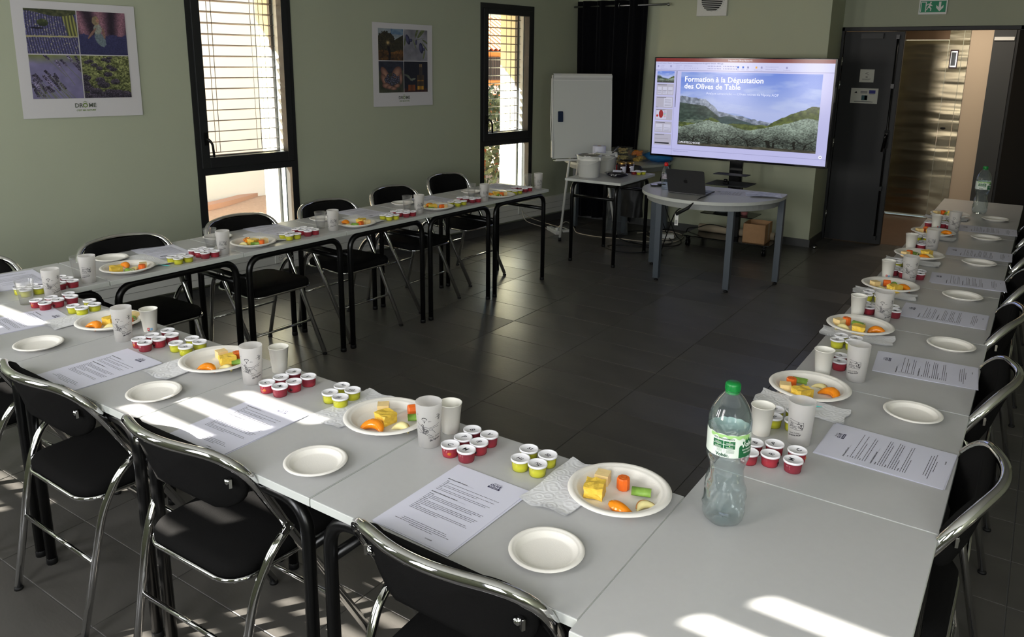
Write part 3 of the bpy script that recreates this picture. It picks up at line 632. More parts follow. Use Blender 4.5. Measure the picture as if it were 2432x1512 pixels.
# ------------------------------------------------------------------ things laid out at each place
S = json.loads('{"N1":{"pl":[-0.125,-0.256],"ps":[-0.148,-0.536],"a4":[-0.41,-0.505,-0.8],"red":[[-0.562,-0.325],[-0.513,-0.323],[-0.559,-0.276],[-0.51,-0.274],[-0.566,-0.227],[-0.513,-0.225]],"yel":[[-0.388,-0.23],[-0.334,-0.228],[-0.379,-0.282],[-0.331,-0.28]],"fr":[-0.642,-0.312],"pa":[-0.643,-0.222],"nap":[[-0.285,-0.16],[-0.303,-0.386],[-0.186,-0.409]],"food":[[-0.18,-0.232],[-0.17,-0.291],[-0.128,-0.23],[-0.08,-0.235],[-0.094,-0.319],[-0.053,-0.275]]},"N2":{"pl":[-0.816,-0.282],"ps":[-0.799,-0.555],"a4":[-1.127,-0.519,0.1],"red":[[-1.247,-0.336],[-1.195,-0.332],[-1.247,-0.284],[-1.189,-0.284],[-1.249,-0.233],[-1.184,-0.232]],"yel":[[-1.043,-0.277],[-0.995,-0.283],[-1.05,-0.223],[-1.002,-0.227]],"fr":[-1.339,-0.317],"pa":[-1.343,-0.21],"nap":[[-0.971,-0.142],[-1.012,-0.359],[-0.886,-0.403]],"food":[[-0.859,-0.251],[-0.81,-0.295],[-0.79,-0.226],[-0.75,-0.24],[-0.806,-0.35],[-0.744,-0.299]]},"N3":{"pl":[-1.548,-0.29],"ps":[-1.495,-0.545],"a4":[-1.813,-0.532,-1.9],"red":[[-1.901,-0.345],[-1.852,-0.353],[-1.9,-0.296],[-1.85,-0.303],[-1.901,-0.236],[-1.848,-0.255]],"yel":[[-1.765,-0.294],[-1.708,-0.296],[-1.761,-0.235],[-1.71,-0.241]],"fr":[-2.009,-0.337],"pa":[-2.025,-0.228],"nap":[[-1.686,-0.281],[-1.666,-0.41],[-1.587,-0.424]],"food":[[-1.573,-0.256],[-1.508,-0.281],[-1.515,-0.24],[-1.476,-0.261],[-1.515,-0.352],[-1.476,-0.307]]},"N4":{"pl":[-2.198,-0.278],"ps":[-2.179,-0.541],"a4":[-2.498,-0.459,-7.7],"red":[[-2.636,-0.329],[-2.573,-0.326],[-2.626,-0.276],[-2.576,-0.276],[-2.624,-0.209],[-2.574,-0.222]],"yel":[[-2.448,-0.282],[-2.397,-0.276],[-2.465,-0.209],[-2.402,-0.224]],"fr":[-2.718,-0.226],"gl":[-2.708,-0.333],"nap":[[-2.414,-0.196],[-2.419,-0.385],[-2.276,-0.421]],"food":[[-2.175,-0.201],[-2.181,-0.283],[-2.121,-0.25],[-2.141,-0.224],[-2.187,-0.347],[-2.133,-0.313]]},"L0":{"a4":[-3.1,-0.19,-9],"red":[[-2.8,-0.1],[-2.809,-0.149],[-2.855,-0.094],[-2.857,-0.148],[-2.904,-0.099],[-2.908,-0.148]],"yel":[[-2.815,-0.232],[-2.818,-0.283],[-2.864,-0.235],[-2.868,-0.284]],"fr":[-2.822,-0.02],"gl":[-2.93,-0.005],"pl":[-2.99,-0.45]},"L1":{"pl":[-2.866,0.185],"ps":[-3.123,0.253],"a4":[-3.085,0.491,-11.1],"red":[[-2.777,0.588],[-2.786,0.539],[-2.832,0.594],[-2.834,0.54],[-2.881,0.589],[-2.885,0.54]],"yel":[[-2.79,0.449],[-2.793,0.397],[-2.839,0.443],[-2.842,0.394]],"fr":[-2.79,0.648],"gl":[-2.977,0.706],"nap":[[-3.033,0.298],[-2.791,0.36],[-3.095,0.394]],"food":[[-2.833,0.241],[-2.86,0.125],[-2.796,0.213],[-2.801,0.155],[-2.913,0.198],[-2.831,0.203]]},"L2":{"pl":[-2.83,0.863],"ps":[-3.118,0.851],"a4":[-3.046,1.171,-7.6],"red":[[-2.77,1.237],[-2.772,1.187],[-2.819,1.242],[-2.82,1.189],[-2.869,1.238],[-2.869,1.185]],"yel":[[-2.767,1.104],[-2.771,1.054],[-2.827,1.11],[-2.823,1.056]],"fr":[-2.767,1.372],"gl":[-2.873,1.373],"nap":[[-3.018,1.012],[-2.761,1.036],[-2.999,1.067]],"food":[[-2.801,0.91],[-2.821,0.854],[-2.768,0.866],[-2.787,0.839],[-2.895,0.863],[-2.83,0.804]]},"L3":{"pl":[-2.759,1.548],"ps":[-3.044,1.545],"a4":[-3.01,1.856,-4.5],"red":[[-2.694,1.982],[-2.699,1.927],[-2.743,1.978],[-2.747,1.916],[-2.791,1.968],[-2.796,1.919]],"yel":[[-2.704,1.835],[-2.714,1.787],[-2.76,1.842],[-2.762,1.783]],"fr":[-2.72,2.075],"gl":[-2.847,2.105],"nap":[[-2.96,1.686],[-2.707,1.744],[-2.963,1.798]],"food":[[-2.717,1.595],[-2.757,1.586],[-2.709,1.546],[-2.727,1.511],[-2.824,1.524],[-2.759,1.487]]},"L4":{"pl":[-2.727,2.256],"ps":[-3.019,2.251],"a4":[-2.96,2.512,-7],"red":[[-2.665,2.64],[-2.674,2.588],[-2.712,2.629],[-2.727,2.582],[-2.761,2.626],[-2.777,2.578]],"yel":[[-2.673,2.486],[-2.672,2.42],[-2.726,2.479],[-2.72,2.405]],"fr":[-2.659,2.708],"gl":[-2.827,2.78],"nap":[[-2.902,2.452],[-2.659,2.413],[-2.871,2.516]],"food":[[-2.676,2.279],[-2.731,2.225],[-2.682,2.241],[-2.703,2.182],[-2.781,2.254],[-2.783,2.207]]},"L5":{"pl":[-2.666,2.902],"ps":[-2.941,2.929],"a4":[-2.908,3.302,-1.3],"red":[[-2.639,3.266],[-2.642,3.205],[-2.688,3.268],[-2.689,3.219],[-2.736,3.26],[-2.735,3.203]],"yel":[[-2.629,3.113],[-2.637,3.062],[-2.678,3.11],[-2.686,3.062]],"fr":[-2.649,3.405],"gl":[-2.778,3.46],"nap":[[-2.809,3.076],[-2.61,3.053],[-2.756,3.165]],"food":[[-2.651,2.942],[-2.696,2.907],[-2.648,2.907],[-2.644,2.873],[-2.725,2.864],[-2.68,2.852]]},"R1":{"pl":[0.081,0.615],"ps":[0.365,0.614],"a4":[0.342,0.321,-2.9],"red":[[0.164,0.154],[0.169,0.097],[0.107,0.156],[0.114,0.095],[0.062,0.132],[0.067,0.075]],"yel":[[0.093,0.389],[0.109,0.322],[0.05,0.365],[0.059,0.315]],"fr":[0.143,0.255],"pa":[0.045,0.251],"nap":[[0.211,0.542],[0.205,0.441],[-0.033,0.478]],"food":[[0.023,0.56],[0.076,0.542],[0.029,0.604],[0.045,0.643],[0.143,0.595],[0.109,0.644]]},"R2":{"pl":[0.089,1.322],"ps":[0.393,1.309],"a4":[0.349,1.022,3.5],"red":[[0.153,0.927],[0.159,0.879],[0.106,0.916],[0.114,0.859],[0.057,0.92],[0.067,0.872]],"yel":[[0.112,1.127],[0.109,1.078],[0.063,1.126],[0.061,1.072]],"fr":[0.178,0.794],"pa":[0.079,0.788],"nap":[[0.215,1.277],[0.215,1.191],[-0.022,1.267]],"food":[[0.018,1.307],[0.096,1.256],[0.039,1.331],[0.082,1.333],[0.151,1.299],[0.038,1.268]]},"R3":{"pl":[0.086,1.998],"ps":[0.366,2.028],"a4":[0.331,1.697,-0.0],"red":[[0.156,1.617],[0.171,1.561],[0.102,1.601],[0.079,1.549],[0.053,1.601],[0.127,1.54]],"yel":[[0.086,1.744],[0.083,1.793],[0.034,1.795],[0.037,1.74]],"fr":[0.141,1.476],"pa":[0.046,1.502],"nap":[[0.201,1.932],[0.193,1.842],[-0.038,1.95]],"food":[[0.029,1.966],[0.113,1.929],[0.057,1.998],[0.094,2.006],[0.14,1.971],[0.062,1.928]]},"R4":{"pl":[0.108,2.726],"ps":[0.377,2.745],"a4":[0.36,2.334,4.0],"red":[[0.168,2.304],[0.17,2.25],[0.102,2.296],[0.104,2.242],[0.059,2.262],[0.057,2.316]],"yel":[[0.088,2.45],[0.082,2.503],[0.041,2.476],[0.049,2.42]],"fr":[0.136,2.181],"pa":[0.043,2.197],"nap":[[0.213,2.642],[0.214,2.541],[-0.024,2.619]],"food":[[0.05,2.677],[0.139,2.752],[0.065,2.703],[0.088,2.726],[0.137,2.669],[0.154,2.713]]},"R5":{"pl":[0.095,3.4],"ps":[0.362,3.447],"a4":[0.361,2.99,1.4],"red":[[0.138,3.018],[0.124,2.971],[0.089,3.018],[0.09,2.934],[0.04,3.01],[0.05,2.962]],"yel":[[0.088,3.196],[0.094,3.148],[0.042,3.213],[0.045,3.152]],"fr":[0.142,2.92],"pa":[0.043,2.912],"nap":[[0.215,3.35],[0.2,3.248],[-0.008,3.372]],"food":[[0.025,3.381],[0.091,3.378],[0.049,3.458],[0.091,3.419],[0.165,3.401],[0.132,3.368]]},"R6":{"pl":[0.116,4.098],"ps":[0.367,4.139],"a4":[0.351,3.74,3.1],"red":[[0.16,3.693],[0.158,3.643],[0.117,3.719],[0.115,3.667],[0.055,3.695],[0.041,3.648]],"yel":[[0.144,3.867],[0.146,3.815],[0.096,3.856],[0.097,3.807]],"fr":[0.183,3.588],"pa":[0.085,3.623],"nap":[[0.22,4.052],[0.222,3.985],[-0.019,4.038]],"food":[[0.038,4.082],[0.127,4.121],[0.063,4.099],[0.089,4.118],[0.148,4.16],[0.111,4.082]]}}')
PLACE = {}
for k in range(4): PLACE['N%d' % (k+1)] = ordn[k]+' place from the right, near row'
for k in range(6): PLACE['L%d' % k] = ordn[k]+' place from the left, window row'
for k in range(6): PLACE['R%d' % (k+1)] = ordn[k]+' place from the front, right row'
ROWN = {'N': 'near row', 'L': 'window row', 'R': 'right row'}
READ = {'N': 0, 'L': -PI/2+phi, 'R': PI/2}     # how the place is turned (0 = the guest sits on the -y side)

def plate_mesh(r, h, name):
    b = B(); p = [(0, .0015), (r*.66, .0015), (r*.72, .003), (r*.80, h*.72), (r*.84, h*.86), (r*.865, h*.84), (r*.89, h*.96), (r*.95, h), (r*.995, h*.86), (r, h*.80),
                  (r*.99, h*.74), (r*.93, h*.84), (r*.84, h*.66), (r*.76, h*.2), (r*.70, 0), (0, 0)]
    b.lathe(p, 48, cap=False); return b.mesh(name)
me_big = plate_mesh(.1185, .020, 'dinner_plate'); me_small = plate_mesh(.0775, .015, 'side_plate')
for m_ in (me_big, me_small): m_.materials.append(m_plate)
def place_mesh(name, me, x, y, z, rz, label, cat, group, m=None):
    o = bpy.data.objects.new(name, me); COL.objects.link(o); o.location = (x, y, z); o.rotation_euler = (0, 0, rz)
    return tag(o, label, cat, group)

# sauce tub: cup (> liquid, olive) and lid (> handwritten mark)
def tub_parts():
    d = {}
    for nm, mm in (('red', m_red), ('yel', m_yel)):
        b = B(); b.lathe([(0, .0012), (.0185, .0012), (.0195, .003), (.0215, .027), (.0218, .027), (.0198, .002), (.0188, 0), (0, 0)], 28, cap=False); me = b.mesh('cup'); me.materials.append(mm); d['cup_'+nm] = me
    b = B(); b.lathe([(0, .0268), (.0205, .0268), (.0212, .0258), (.0236, .0255), (.0240, .0272), (.0238, .0305), (.0225, .0312), (.0208, .0300), (.0200, .0290), (0, .0290)], 28, cap=False); me = b.mesh('lid'); me.materials.append(m_lid); d['lid'] = me
    for k, (mm, lv) in enumerate(zip(m_redl, (.009, .011, .015, .019, .017, .010))):
        b = B(); rr = .0190+.0020*lv/.027-.0006; b.lathe([(0, .0016), (.0186, .0016), (rr, lv), (0, lv)], 24, cap=False); me = b.mesh('brine'); me.materials.append(mm); d['liq%d' % k] = me
    b = B(); b.lathe([(0, .0016), (.0186, .0016), (.0204, .0205), (0, .0205)], 24, cap=False); me = b.mesh('oil'); me.materials.append(m_yell); d['oil'] = me
    for nm, mm in (('dark', m_olive), ('amber', m_orol)):
        b = B(); b.lathe([(0, -.011)]+[(.0085*math.cos(R(a)), .011*math.sin(R(a))) for a in (-60, -30, 0, 30, 60)]+[(0, .011)], 14, cap=False); me = b.mesh('olive'); me.materials.append(mm); d['olive_'+nm] = me
    for ltr in ('C', 'M', 'P', 'R', 'B', 'V', 'H1', 'H2', 'S1', 'S2'):
        me = text_mesh(ltr, .0185 if len(ltr) == 1 else .0145, mats=m_ink, bold=.0003); 
        for v in me.vertices: v.co = Vector((v.co.x+.18*v.co.y, v.co.y, v.co.z))
        d['mark_'+ltr] = me
    return d
TP = tub_parts()
def tub(kind, ltr, x, y, rz, label, group, k=0, detail=True):
    t = thing('sauce_tub', label, 'tub', (x, y, H), rz, group)
    c = obj('cup', TP['cup_'+kind], None, t)
    if kind == 'red':
        obj('brine', TP['liq%d' % k], None, c)
        if k in (0, 3, 5): obj('olive', TP['olive_'+('amber' if k == 0 else 'dark')], None, c, loc=(.004, -.011, .0115), rot=(1.2, .4, k))
    else: obj('oil', TP['oil'], None, c)
    l = obj('lid', TP['lid'], None, t)
    obj('handwritten_mark', TP['mark_'+ltr], None, l, loc=(random.uniform(-.003, .003), random.uniform(-.004, .004), .0293), rot=random.uniform(-.5, .5))
    return t

# cups with a printed landscape
RB, RT, HC = .0275, .0345, .120
def cone(rb, rt, h, off=.0004, turn=0):
    def f(p):
        r = rb+(rt-rb)*p.y/h+off; a = turn-PI/2+p.x/((rb+rt)/2); return Vector((r*math.cos(a), r*math.sin(a), p.y))
    return f
def ribbon(b, pts, w, fn):
    P = [Vector((x, y)) for x, y in pts]; vs = []; k = len(P)
    for i, p in enumerate(P):
        t = (P[min(i+1, k-1)]-P[max(i-1, 0)]); t.normalize(); nrm = Vector((-t.y, t.x))*w
        for q in (p+nrm, p-nrm): vs.append(fn(Vector((q.x, q.y, 0))))
    b.add(vs, [(2*i, 2*i+1, 2*i+3, 2*i+2) for i in range(k-1)], False)
def cup_print():
    b = B(); f = cone(RB, RT, HC); rs = random.Random(3); w = .00042
    S_ = lambda pts, ww=w: ribbon(b, pts, ww, f)
    wob = lambda x0, y0, x1, y1, n, a: [(x0+(x1-x0)*i/n, y0+(y1-y0)*i/n+rs.uniform(-a, a)) for i in range(n+1)]
    S_([(-.0075+.0065*math.cos(R(a)), .083+.0045*math.sin(R(a))) for a in range(0, 181, 20)], .0008)     # paraglider
    S_([(-.014, .083), (-.0075, .0765), (-.001, .083)], .0003); S_([(-.0095, .082), (-.0075, .0755), (-.0055, .082)], .0003); S_([(-.0075, .0775), (-.0075, .0735)], .0011)
    S_([(.002, .078), (.005, .0795), (.010, .0780), (.002, .0775)], .0003); S_([(.019, .088), (.021, .0865), (.024, .089)], .0003); S_([(-.03, .094), (-.027, .093), (-.025, .0945)])
    S_(wob(-.030, .072, -.012, .062, 8, .0006)); S_(wob(-.012, .062, .006, .060, 8, .0007)); S_(wob(.006, .060, .032, .070, 10, .0008)); S_(wob(.004, .056, .030, .064, 10, .0007))
    S_(wob(-.030, .060, -.016, .050, 8, .0006)); S_([(-.016, .050), (-.013, .044), (-.004, .043)]); S_(wob(-.024, .045, -.012, .045, 4, .0003))
    S_(wob(-.006, .048, .010, .038, 10, .0009)); S_([(.010, .038), (.030, .062)]); S_(wob(-.010, .044, .006, .037, 8, .0008)); S_(wob(.012, .056, .022, .044, 6, .0006)); S_(wob(-.004, .052, .014, .055, 6, .0008))
    for cx, cy, r in ((-.0125, .066, .0045), (-.011, .057, .006), (-.004, .053, .006), (-.006, .047, .005), (.001, .050, .004)):       # tree scribbles
        for _ in range(3): S_([(cx+r*.8*rs.uniform(.5, 1)*math.cos(a), cy+r*.8*rs.uniform(.5, 1)*math.sin(a)) for a in [q*.7 for q in range(10)]], .00035)
    S_([(-.0105, .060), (-.0115, .044)], .0008)
    for i in range(9): S_([(.026+rs.uniform(-.004, .004), .080+i*.0018), (.030+rs.uniform(-.002, .005), .0815+i*.0018)], .0006)          # branch
    # second side: terraces, bridge and grove
    for y0, a in ((.074, .0012), (.068, .0015), (.060, .0012)): S_(wob(.052, y0, .088, y0-.004, 12, a))
    for r in (.004, .0062): S_([(.066+r*math.cos(R(a)), .050+r*math.sin(R(a))) for a in range(0, 181, 20)])
    S_(wob(.050, .048, .086, .049, 10, .0007)); S_([(.086, .049), (.089, .060), (.088, .072)])
    for _ in range(14):
        x, y = rs.uniform(.074, .087), rs.uniform(.052, .071); S_([(x-.0015, y), (x+.0015, y+.001)], .0005); S_([(x, y-.0015), (x, y+.002)], .0004)
    for _ in range(10): x, y = rs.uniform(.050, .062), rs.uniform(.050, .066); S_([(x, y), (x+.003, y+.0025)], .0005)
    for tx, sz, x, y, bo in (("Huile d'olive", .0068, .020, .0355, 0), ('de Nyons', .0078, .021, .0275, .00025), ("Huile d'olive", .0058, .066, .038, 0), ('de Nyons AOP', .0058, .066, .0315, .0002)):
        add_mesh(b, text_mesh(tx, sz, bold=bo, wrap=lambda c, x=x, y=y: f(Vector((c.x+x, c.y+y+.2*c.x, 0)))))
    me = b.mesh('landscape_print'); me.materials.append(m_ink); return me
me_print = cup_print()
b = B(); b.lathe([(0, .002), (RB-.001, .002), (RT-.0012, HC), (RT-.0004, HC+.0006), (RT, HC), (RB, .001), (RB-.002, 0), (0, 0)], 40, cap=False); me_frost = b.mesh('frosted_cup'); me_frost.materials.append(m_frost)
def frosted(x, y, turn, label, group):
    o = place_mesh('frosted_cup', me_frost, x, y, H, turn, label, 'cup', group); obj('landscape_print', me_print, None, o); return o
b = B(); b.lathe([(0, .006), (.0215, .006), (.0300, .082), (.0312, .0835), (.0318, .0826), (.0312, .0812), (.0305, .0812), (.0226, .001), (.022, 0), (.0205, .004), (0, .004)], 36, cap=False); me_card = b.mesh('card_cup'); me_card.materials.append(m_card)
b = B(); b.lathe([(0, .0015), (.0215, .0015), (.0335, .097), (.0345, .098), (.0350, .0972), (.0338, .0955), (.0225, .001), (0, 0)], 32, cap=False); me_tumb = b.mesh('tumbler'); me_tumb.materials.append(m_clear)
bl = B(); fc = cone(.0222, .0305, .0835, .0005)
def patch(b, x0, x1, y0, y1, fn, n=4): b.grid(lambda u, v: tuple(fn(Vector((x0+(x1-x0)*u, y0+(y1-y0)*v, 0)))), n, 1)
bl.use(mat('sign_red', (.80, .16, .20), .5)); patch(bl, -.010, -.002, .006, .018, fc); bl.use(mat('sign_cyan', (.20, .62, .85), .5)); patch(bl, -.001, .009, .008, .016, fc); bl.use(m_ink); patch(bl, -.008, .009, .0035, .0055, fc)
bl.use(m_card); fc2 = cone(.0222, .0305, .0835, .0008)
for x0, x1, y0, y1 in ((-.008, -.004, .010, .012), (-.0075, -.0045, .014, .0155), (.001, .003, .010, .0145), (.005, .0075, .011, .0135)): patch(bl, x0, x1, y0, y1, fc2, 2)
me_mark = bl.mesh('recycling_mark')

# printed sheets
def sheet_print():
    b = B(); b.use(m_ink); rs = random.Random(5); z = .0009
    def line(x0, x1, y, h=.0013):
        x = x0
        while x < x1-.002:
            w = min(rs.uniform(.003, .013), x1-x); b.add([(x, y, z), (x+w, y, z), (x+w, y+h, z), (x, y+h, z)], [(0, 1, 2, 3)], False); x += w+.0013
    def head(x, y, s, sz, ul=True):
        me = text_mesh(s, sz, align='LEFT', bold=.00012); T = XY(x, y, z); add_mesh(b, me, T)
        if ul: b.add([(x, y-sz*.42, z), (x+len(s)*sz*.53, y-sz*.42, z), (x+len(s)*sz*.53, y-sz*.36, z), (x, y-sz*.36, z)], [(0, 1, 2, 3)], False)
    head(-.083, .083, 'Attributs gustatifs (bouche)', .0052)
    yy = .073
    for hd, ls in (('Salé', (.155,)), ('Acide', (.150, .105)), ('Amer', (.150, .142))):
        head(-.078, yy, hd, .0042, False); yy -= .0058
        for L in ls: line(-.078, -.078+L, yy-.001); yy -= .0058
    yy -= .008; head(-.080, yy, 'Sensations kinesthésiques, (texture)', .0052); yy -= .010
    for hd, ls in (('Fermeté', (.158, .155, .135)), ('Fibrosité', (.160, .156, .152, .060)), ('Croquant', (.150, .156, .080))):
        head(-.078, yy, hd, .0042, False); yy -= .0058
        for L in ls: line(-.078, -.078+L, yy-.001); yy -= .0054
        yy -= .0012
    yy = -.098
    for a, c in ((-.060, .060), (-.062, .064), (-.075, .075), (-.030, .035)): line(a, c, yy); yy -= .0056
    head(.030, -.132, '04-10/2025', .004, False)
    return b
bp = sheet_print()
bp.use(m_inkb)
for s, sz, x, y, bo in (('FRANCE', .0062, .031, .1275, 0), ('OLIVE', .0115, .030, .1195, .0004)): add_mesh(bp, text_mesh(s, sz, bold=bo), XY(x, y, .0009))
bp.add([(.014, .1065, .0008), (.047, .1065, .0008), (.047, .1135, .0008), (.014, .1135, .0008)], [(0, 1, 2, 3)], False)
bp.use(m_paper); add_mesh(bp, text_mesh('Formation', .0058, bold=.0001), XY(.0305, .110, .0010))
me_print_sheet = bp.mesh('printed_text')
def sheet_mesh(seed):
    b = B(); rs = random.Random(seed); a = rs.uniform(.0005, .0018)
    def f(u, v): x, y = -.105+.21*u, -.1485+.297*v; return (x, y, a*(max(0, u-.8)*5)**2*(max(0, v-.6)*2.5)+.0001)
    b.grid(f, 8, 10); me = b.mesh('sheet'); me.materials.append(m_paper); return me
me_sheet = [sheet_mesh(k) for k in range(3)]
b = B(); b.box(-.105, .105, -.1485, .1485, -.0001, .0003); me_flat = b.mesh('sheet'); me_flat.materials.append(m_paper)
def document(x, y, rz, label, group, n=3, over=0):
    t = thing('printed_handout', label, 'papers', (x, y, H+.0006), rz, group)
    for k in range(n):
        off = (random.uniform(-.005, .005), random.uniform(-.004, .004)) if k < n-1 else (0, 0)
        o = obj('sheet', me_flat, None, t, loc=(off[0], off[1], k*.0008), rot=random.uniform(-.02, .02) if k < n-1 else 0)
    obj('printed_text', me_print_sheet, None, t, loc=(0, 0, (n-1)*.0008-.0004), kind='stuff')
    return t

# paper towel, folded in two
def towel(x, y, sx, sy, rz, label, group, seed):
    rs = random.Random(seed); q = [rs.uniform(0, 6) for _ in range(4)]
    def f(u, v, lift):
        px, py = (u-.5)*sx, (v-.5)*sy
        e = max(0, abs(v-.5)-.40)*10 if sy > sx else max(0, abs(u-.5)-.40)*10
        return (px+.003*math.sin(9*v+q[0]), py+.003*math.sin(8*u+q[1]), lift+.0012*math.sin(11*u+q[2])*math.sin(7*v+q[3])+.0014+.005*e*abs(math.sin(3*(u if sy > sx else v)+q[0])))
    t = thing('paper_towel', label, 'napkin', (x, y, H), rz, group)
    b = B(); b.grid(lambda u, v: f(u, v, .0004), 20, 20); obj('lower_fold', b, m_towel, t)
    b = B(); b.grid(lambda u, v: f(u, v*.93+.03, .0024), 20, 20); obj('upper_fold', b, m_towel, t)
    return t

# food
def cube_mesh(name, sx, sy, sz, jit, m, seed):
    rs = random.Random(seed); me = bpy.data.meshes.new(name); bm = bmesh.new(); bmesh.ops.create_cube(bm, size=1)
    bmesh.ops.subdivide_edges(bm, edges=bm.edges[:], cuts=3, use_grid_fill=True)
    for v in bm.verts:
        c = v.co; r = (abs(c.x)**5+abs(c.y)**5+abs(c.z)**5)**(.2)/.5; k = 1-(.06*(r-1) if r > 1 else 0)
        c2 = Vector((c.x*sx*k, c.y*sy*k, (c.z+.5)*sz)); v.co = c2+Vector([rs.uniform(-jit, jit) for _ in range(3)])
        if v.co.z < 0: v.co.z = 0
    for f in bm.faces: f.smooth = False
    bm.to_mesh(me); bm.free(); me.materials.append(m); return me
me_cheese = [cube_mesh('cheese_cube', .032, .032, .026, .0003, m_cheese, k) for k in range(2)]
me_pine = [cube_mesh('pineapple_chunk', .043, .046, .030, .0021, m_pine, k) for k in range(3)]
def carrot_mesh(seed):
    rs = random.Random(seed); b = B(); n = 9; v = []; 
    for z in (0, .002, .022, .024): v += [((.0125-(.0015 if z in (0, .024) else 0))*math.cos(2*PI*i/n+.2), (.0125-(.0015 if z in (0, .024) else 0))*math.sin(2*PI*i/n+.2), z) for i in range(n)]
    fs = [tuple(range(n))[::-1]]+[(k*n+i, k*n+(i+1) % n, (k+1)*n+(i+1) % n, (k+1)*n+i) for k in range(3) for i in range(n)]+[tuple(3*n+i for i in range(n))]
    b.use(m_carrot).add(v, fs, False); b.use(m_orol); b.tube([(.005*math.cos(2*PI*i/10), .005*math.sin(2*PI*i/10), .0242) for i in range(10)], .0005, 5, closed=True); return b.mesh('carrot_piece')
me_carrot = carrot_mesh(1); me_carrot.transform(Matrix.Scale(1.22, 4))
b = B(); n = 14; vs = []; 
for x in (-.019, .019):
    vs += [(x, .0105*math.cos(R(a)), .0085+.009*math.sin(R(a))) for a in [200-220*i/(n-1) for i in range(n)]]+[(x, .0048*math.cos(R(a)), .0095+.0048*math.sin(R(a))) for a in [-20+220*i/(n-1) for i in range(n)]]
N2 = 2*n; b.use(m_celery).add(vs, [(i, (i+1) % N2, N2+(i+1) % N2, N2+i) for i in range(N2)], True); b.use(m_celin)
for k, sgn in ((0, 1), (N2, -1)):
    q = [(k+i, k+i+1, k+N2-2-i, k+N2-1-i) for i in range(n-1)]; b.add([], []) ; base = len(b.v)-len(vs)
    for f in q: b.f.append(tuple(base+i for i in (f if sgn > 0 else f[::-1]))); b.m.append(b.cur); b.sm.append(False)
me_celery = b.mesh('celery_stick'); me_celery.transform(Matrix.Diagonal((1.15, 1.25, 1.15, 1)))
def crescent(name, L, r, hgt, m, m2, arc, thin, seed):
    b = B(); N = 16; M = 10
    def f(u, v):
        a = (u-.5)*arc; s = math.sin(PI*min(max(u, .02), .98))**.6; rad = r*s
        cx, cy = L*math.sin(a), L*(math.cos(a)-math.cos(arc/2)*.6)-L*.5
        w = 2*PI*v; return (cx+rad*thin*math.cos(w)*math.sin(a), cy+rad*thin*math.cos(w)*math.cos(a), hgt*s*(.5+.5*math.sin(w))+.0005*math.sin(9*w+seed))
    b.use(m).grid(f, N, M)
    if m2: b.use(m2); b.tube([tuple(Vector(f(u, .06))) for u in [.08+.84*i/10 for i in range(11)]], .0011, 5)
    return b.mesh(name)
me_apri = [crescent('apricot_wedge', .026, .013, .021, m_apri, None, 2.6, .85, 1), crescent('apricot_wedge', .034, .012, .019, m_apri, None, 1.7, .9, 2)]
me_apple = [crescent('apple_slice', .042, .0075, .014, m_apple, m_skin, 1.2, .8, 3), crescent('apple_slice', .036, .008, .010, m_apple, m_skin, 1.4, .7, 4)]
for m_ in me_apri: m_.transform(Matrix.Diagonal((1.22, 1.45, 1.3, 1)))
for m_ in me_apple: m_.transform(Matrix.Diagonal((1.1, 1.9, 1.5, 1)))
b = B(); b.use(mat('pink_pick', (.92, .45, .42), .3)).tube([(-.035, 0, 0), (.02, 0, 0), (.035, 0, 0)], [.0012, .0022, .0005], 6); b.tube([(.012, -.004, 0), (.014, .004, 0)], .001, 5); me_pick = b.mesh('cocktail_pick')
b = B(); b.use(mat('turquoise_pick', (.35, .80, .78), .3)).tube([(-.035, 0, 0), (.02, 0, 0), (.035, 0, 0)], [.0012, .0022, .0005], 6); me_pick2 = b.mesh('cocktail_pick')
RL = ('C', 'M', 'P', 'R', 'B', 'V'); YL = ('S1', 'S2', 'H1', 'H2')
FOOD = (('cheese_cube', 'pale cheese cube', 'cheese'), ('pineapple_chunk', 'yellow pineapple chunk', 'fruit'), ('carrot_piece', 'peeled carrot piece', 'vegetable'),
        ('celery_stick', 'short green celery stick', 'vegetable'), ('apricot_wedge', 'glossy orange apricot wedge', 'fruit'), ('apple_slice', 'pale apple slice', 'fruit'))
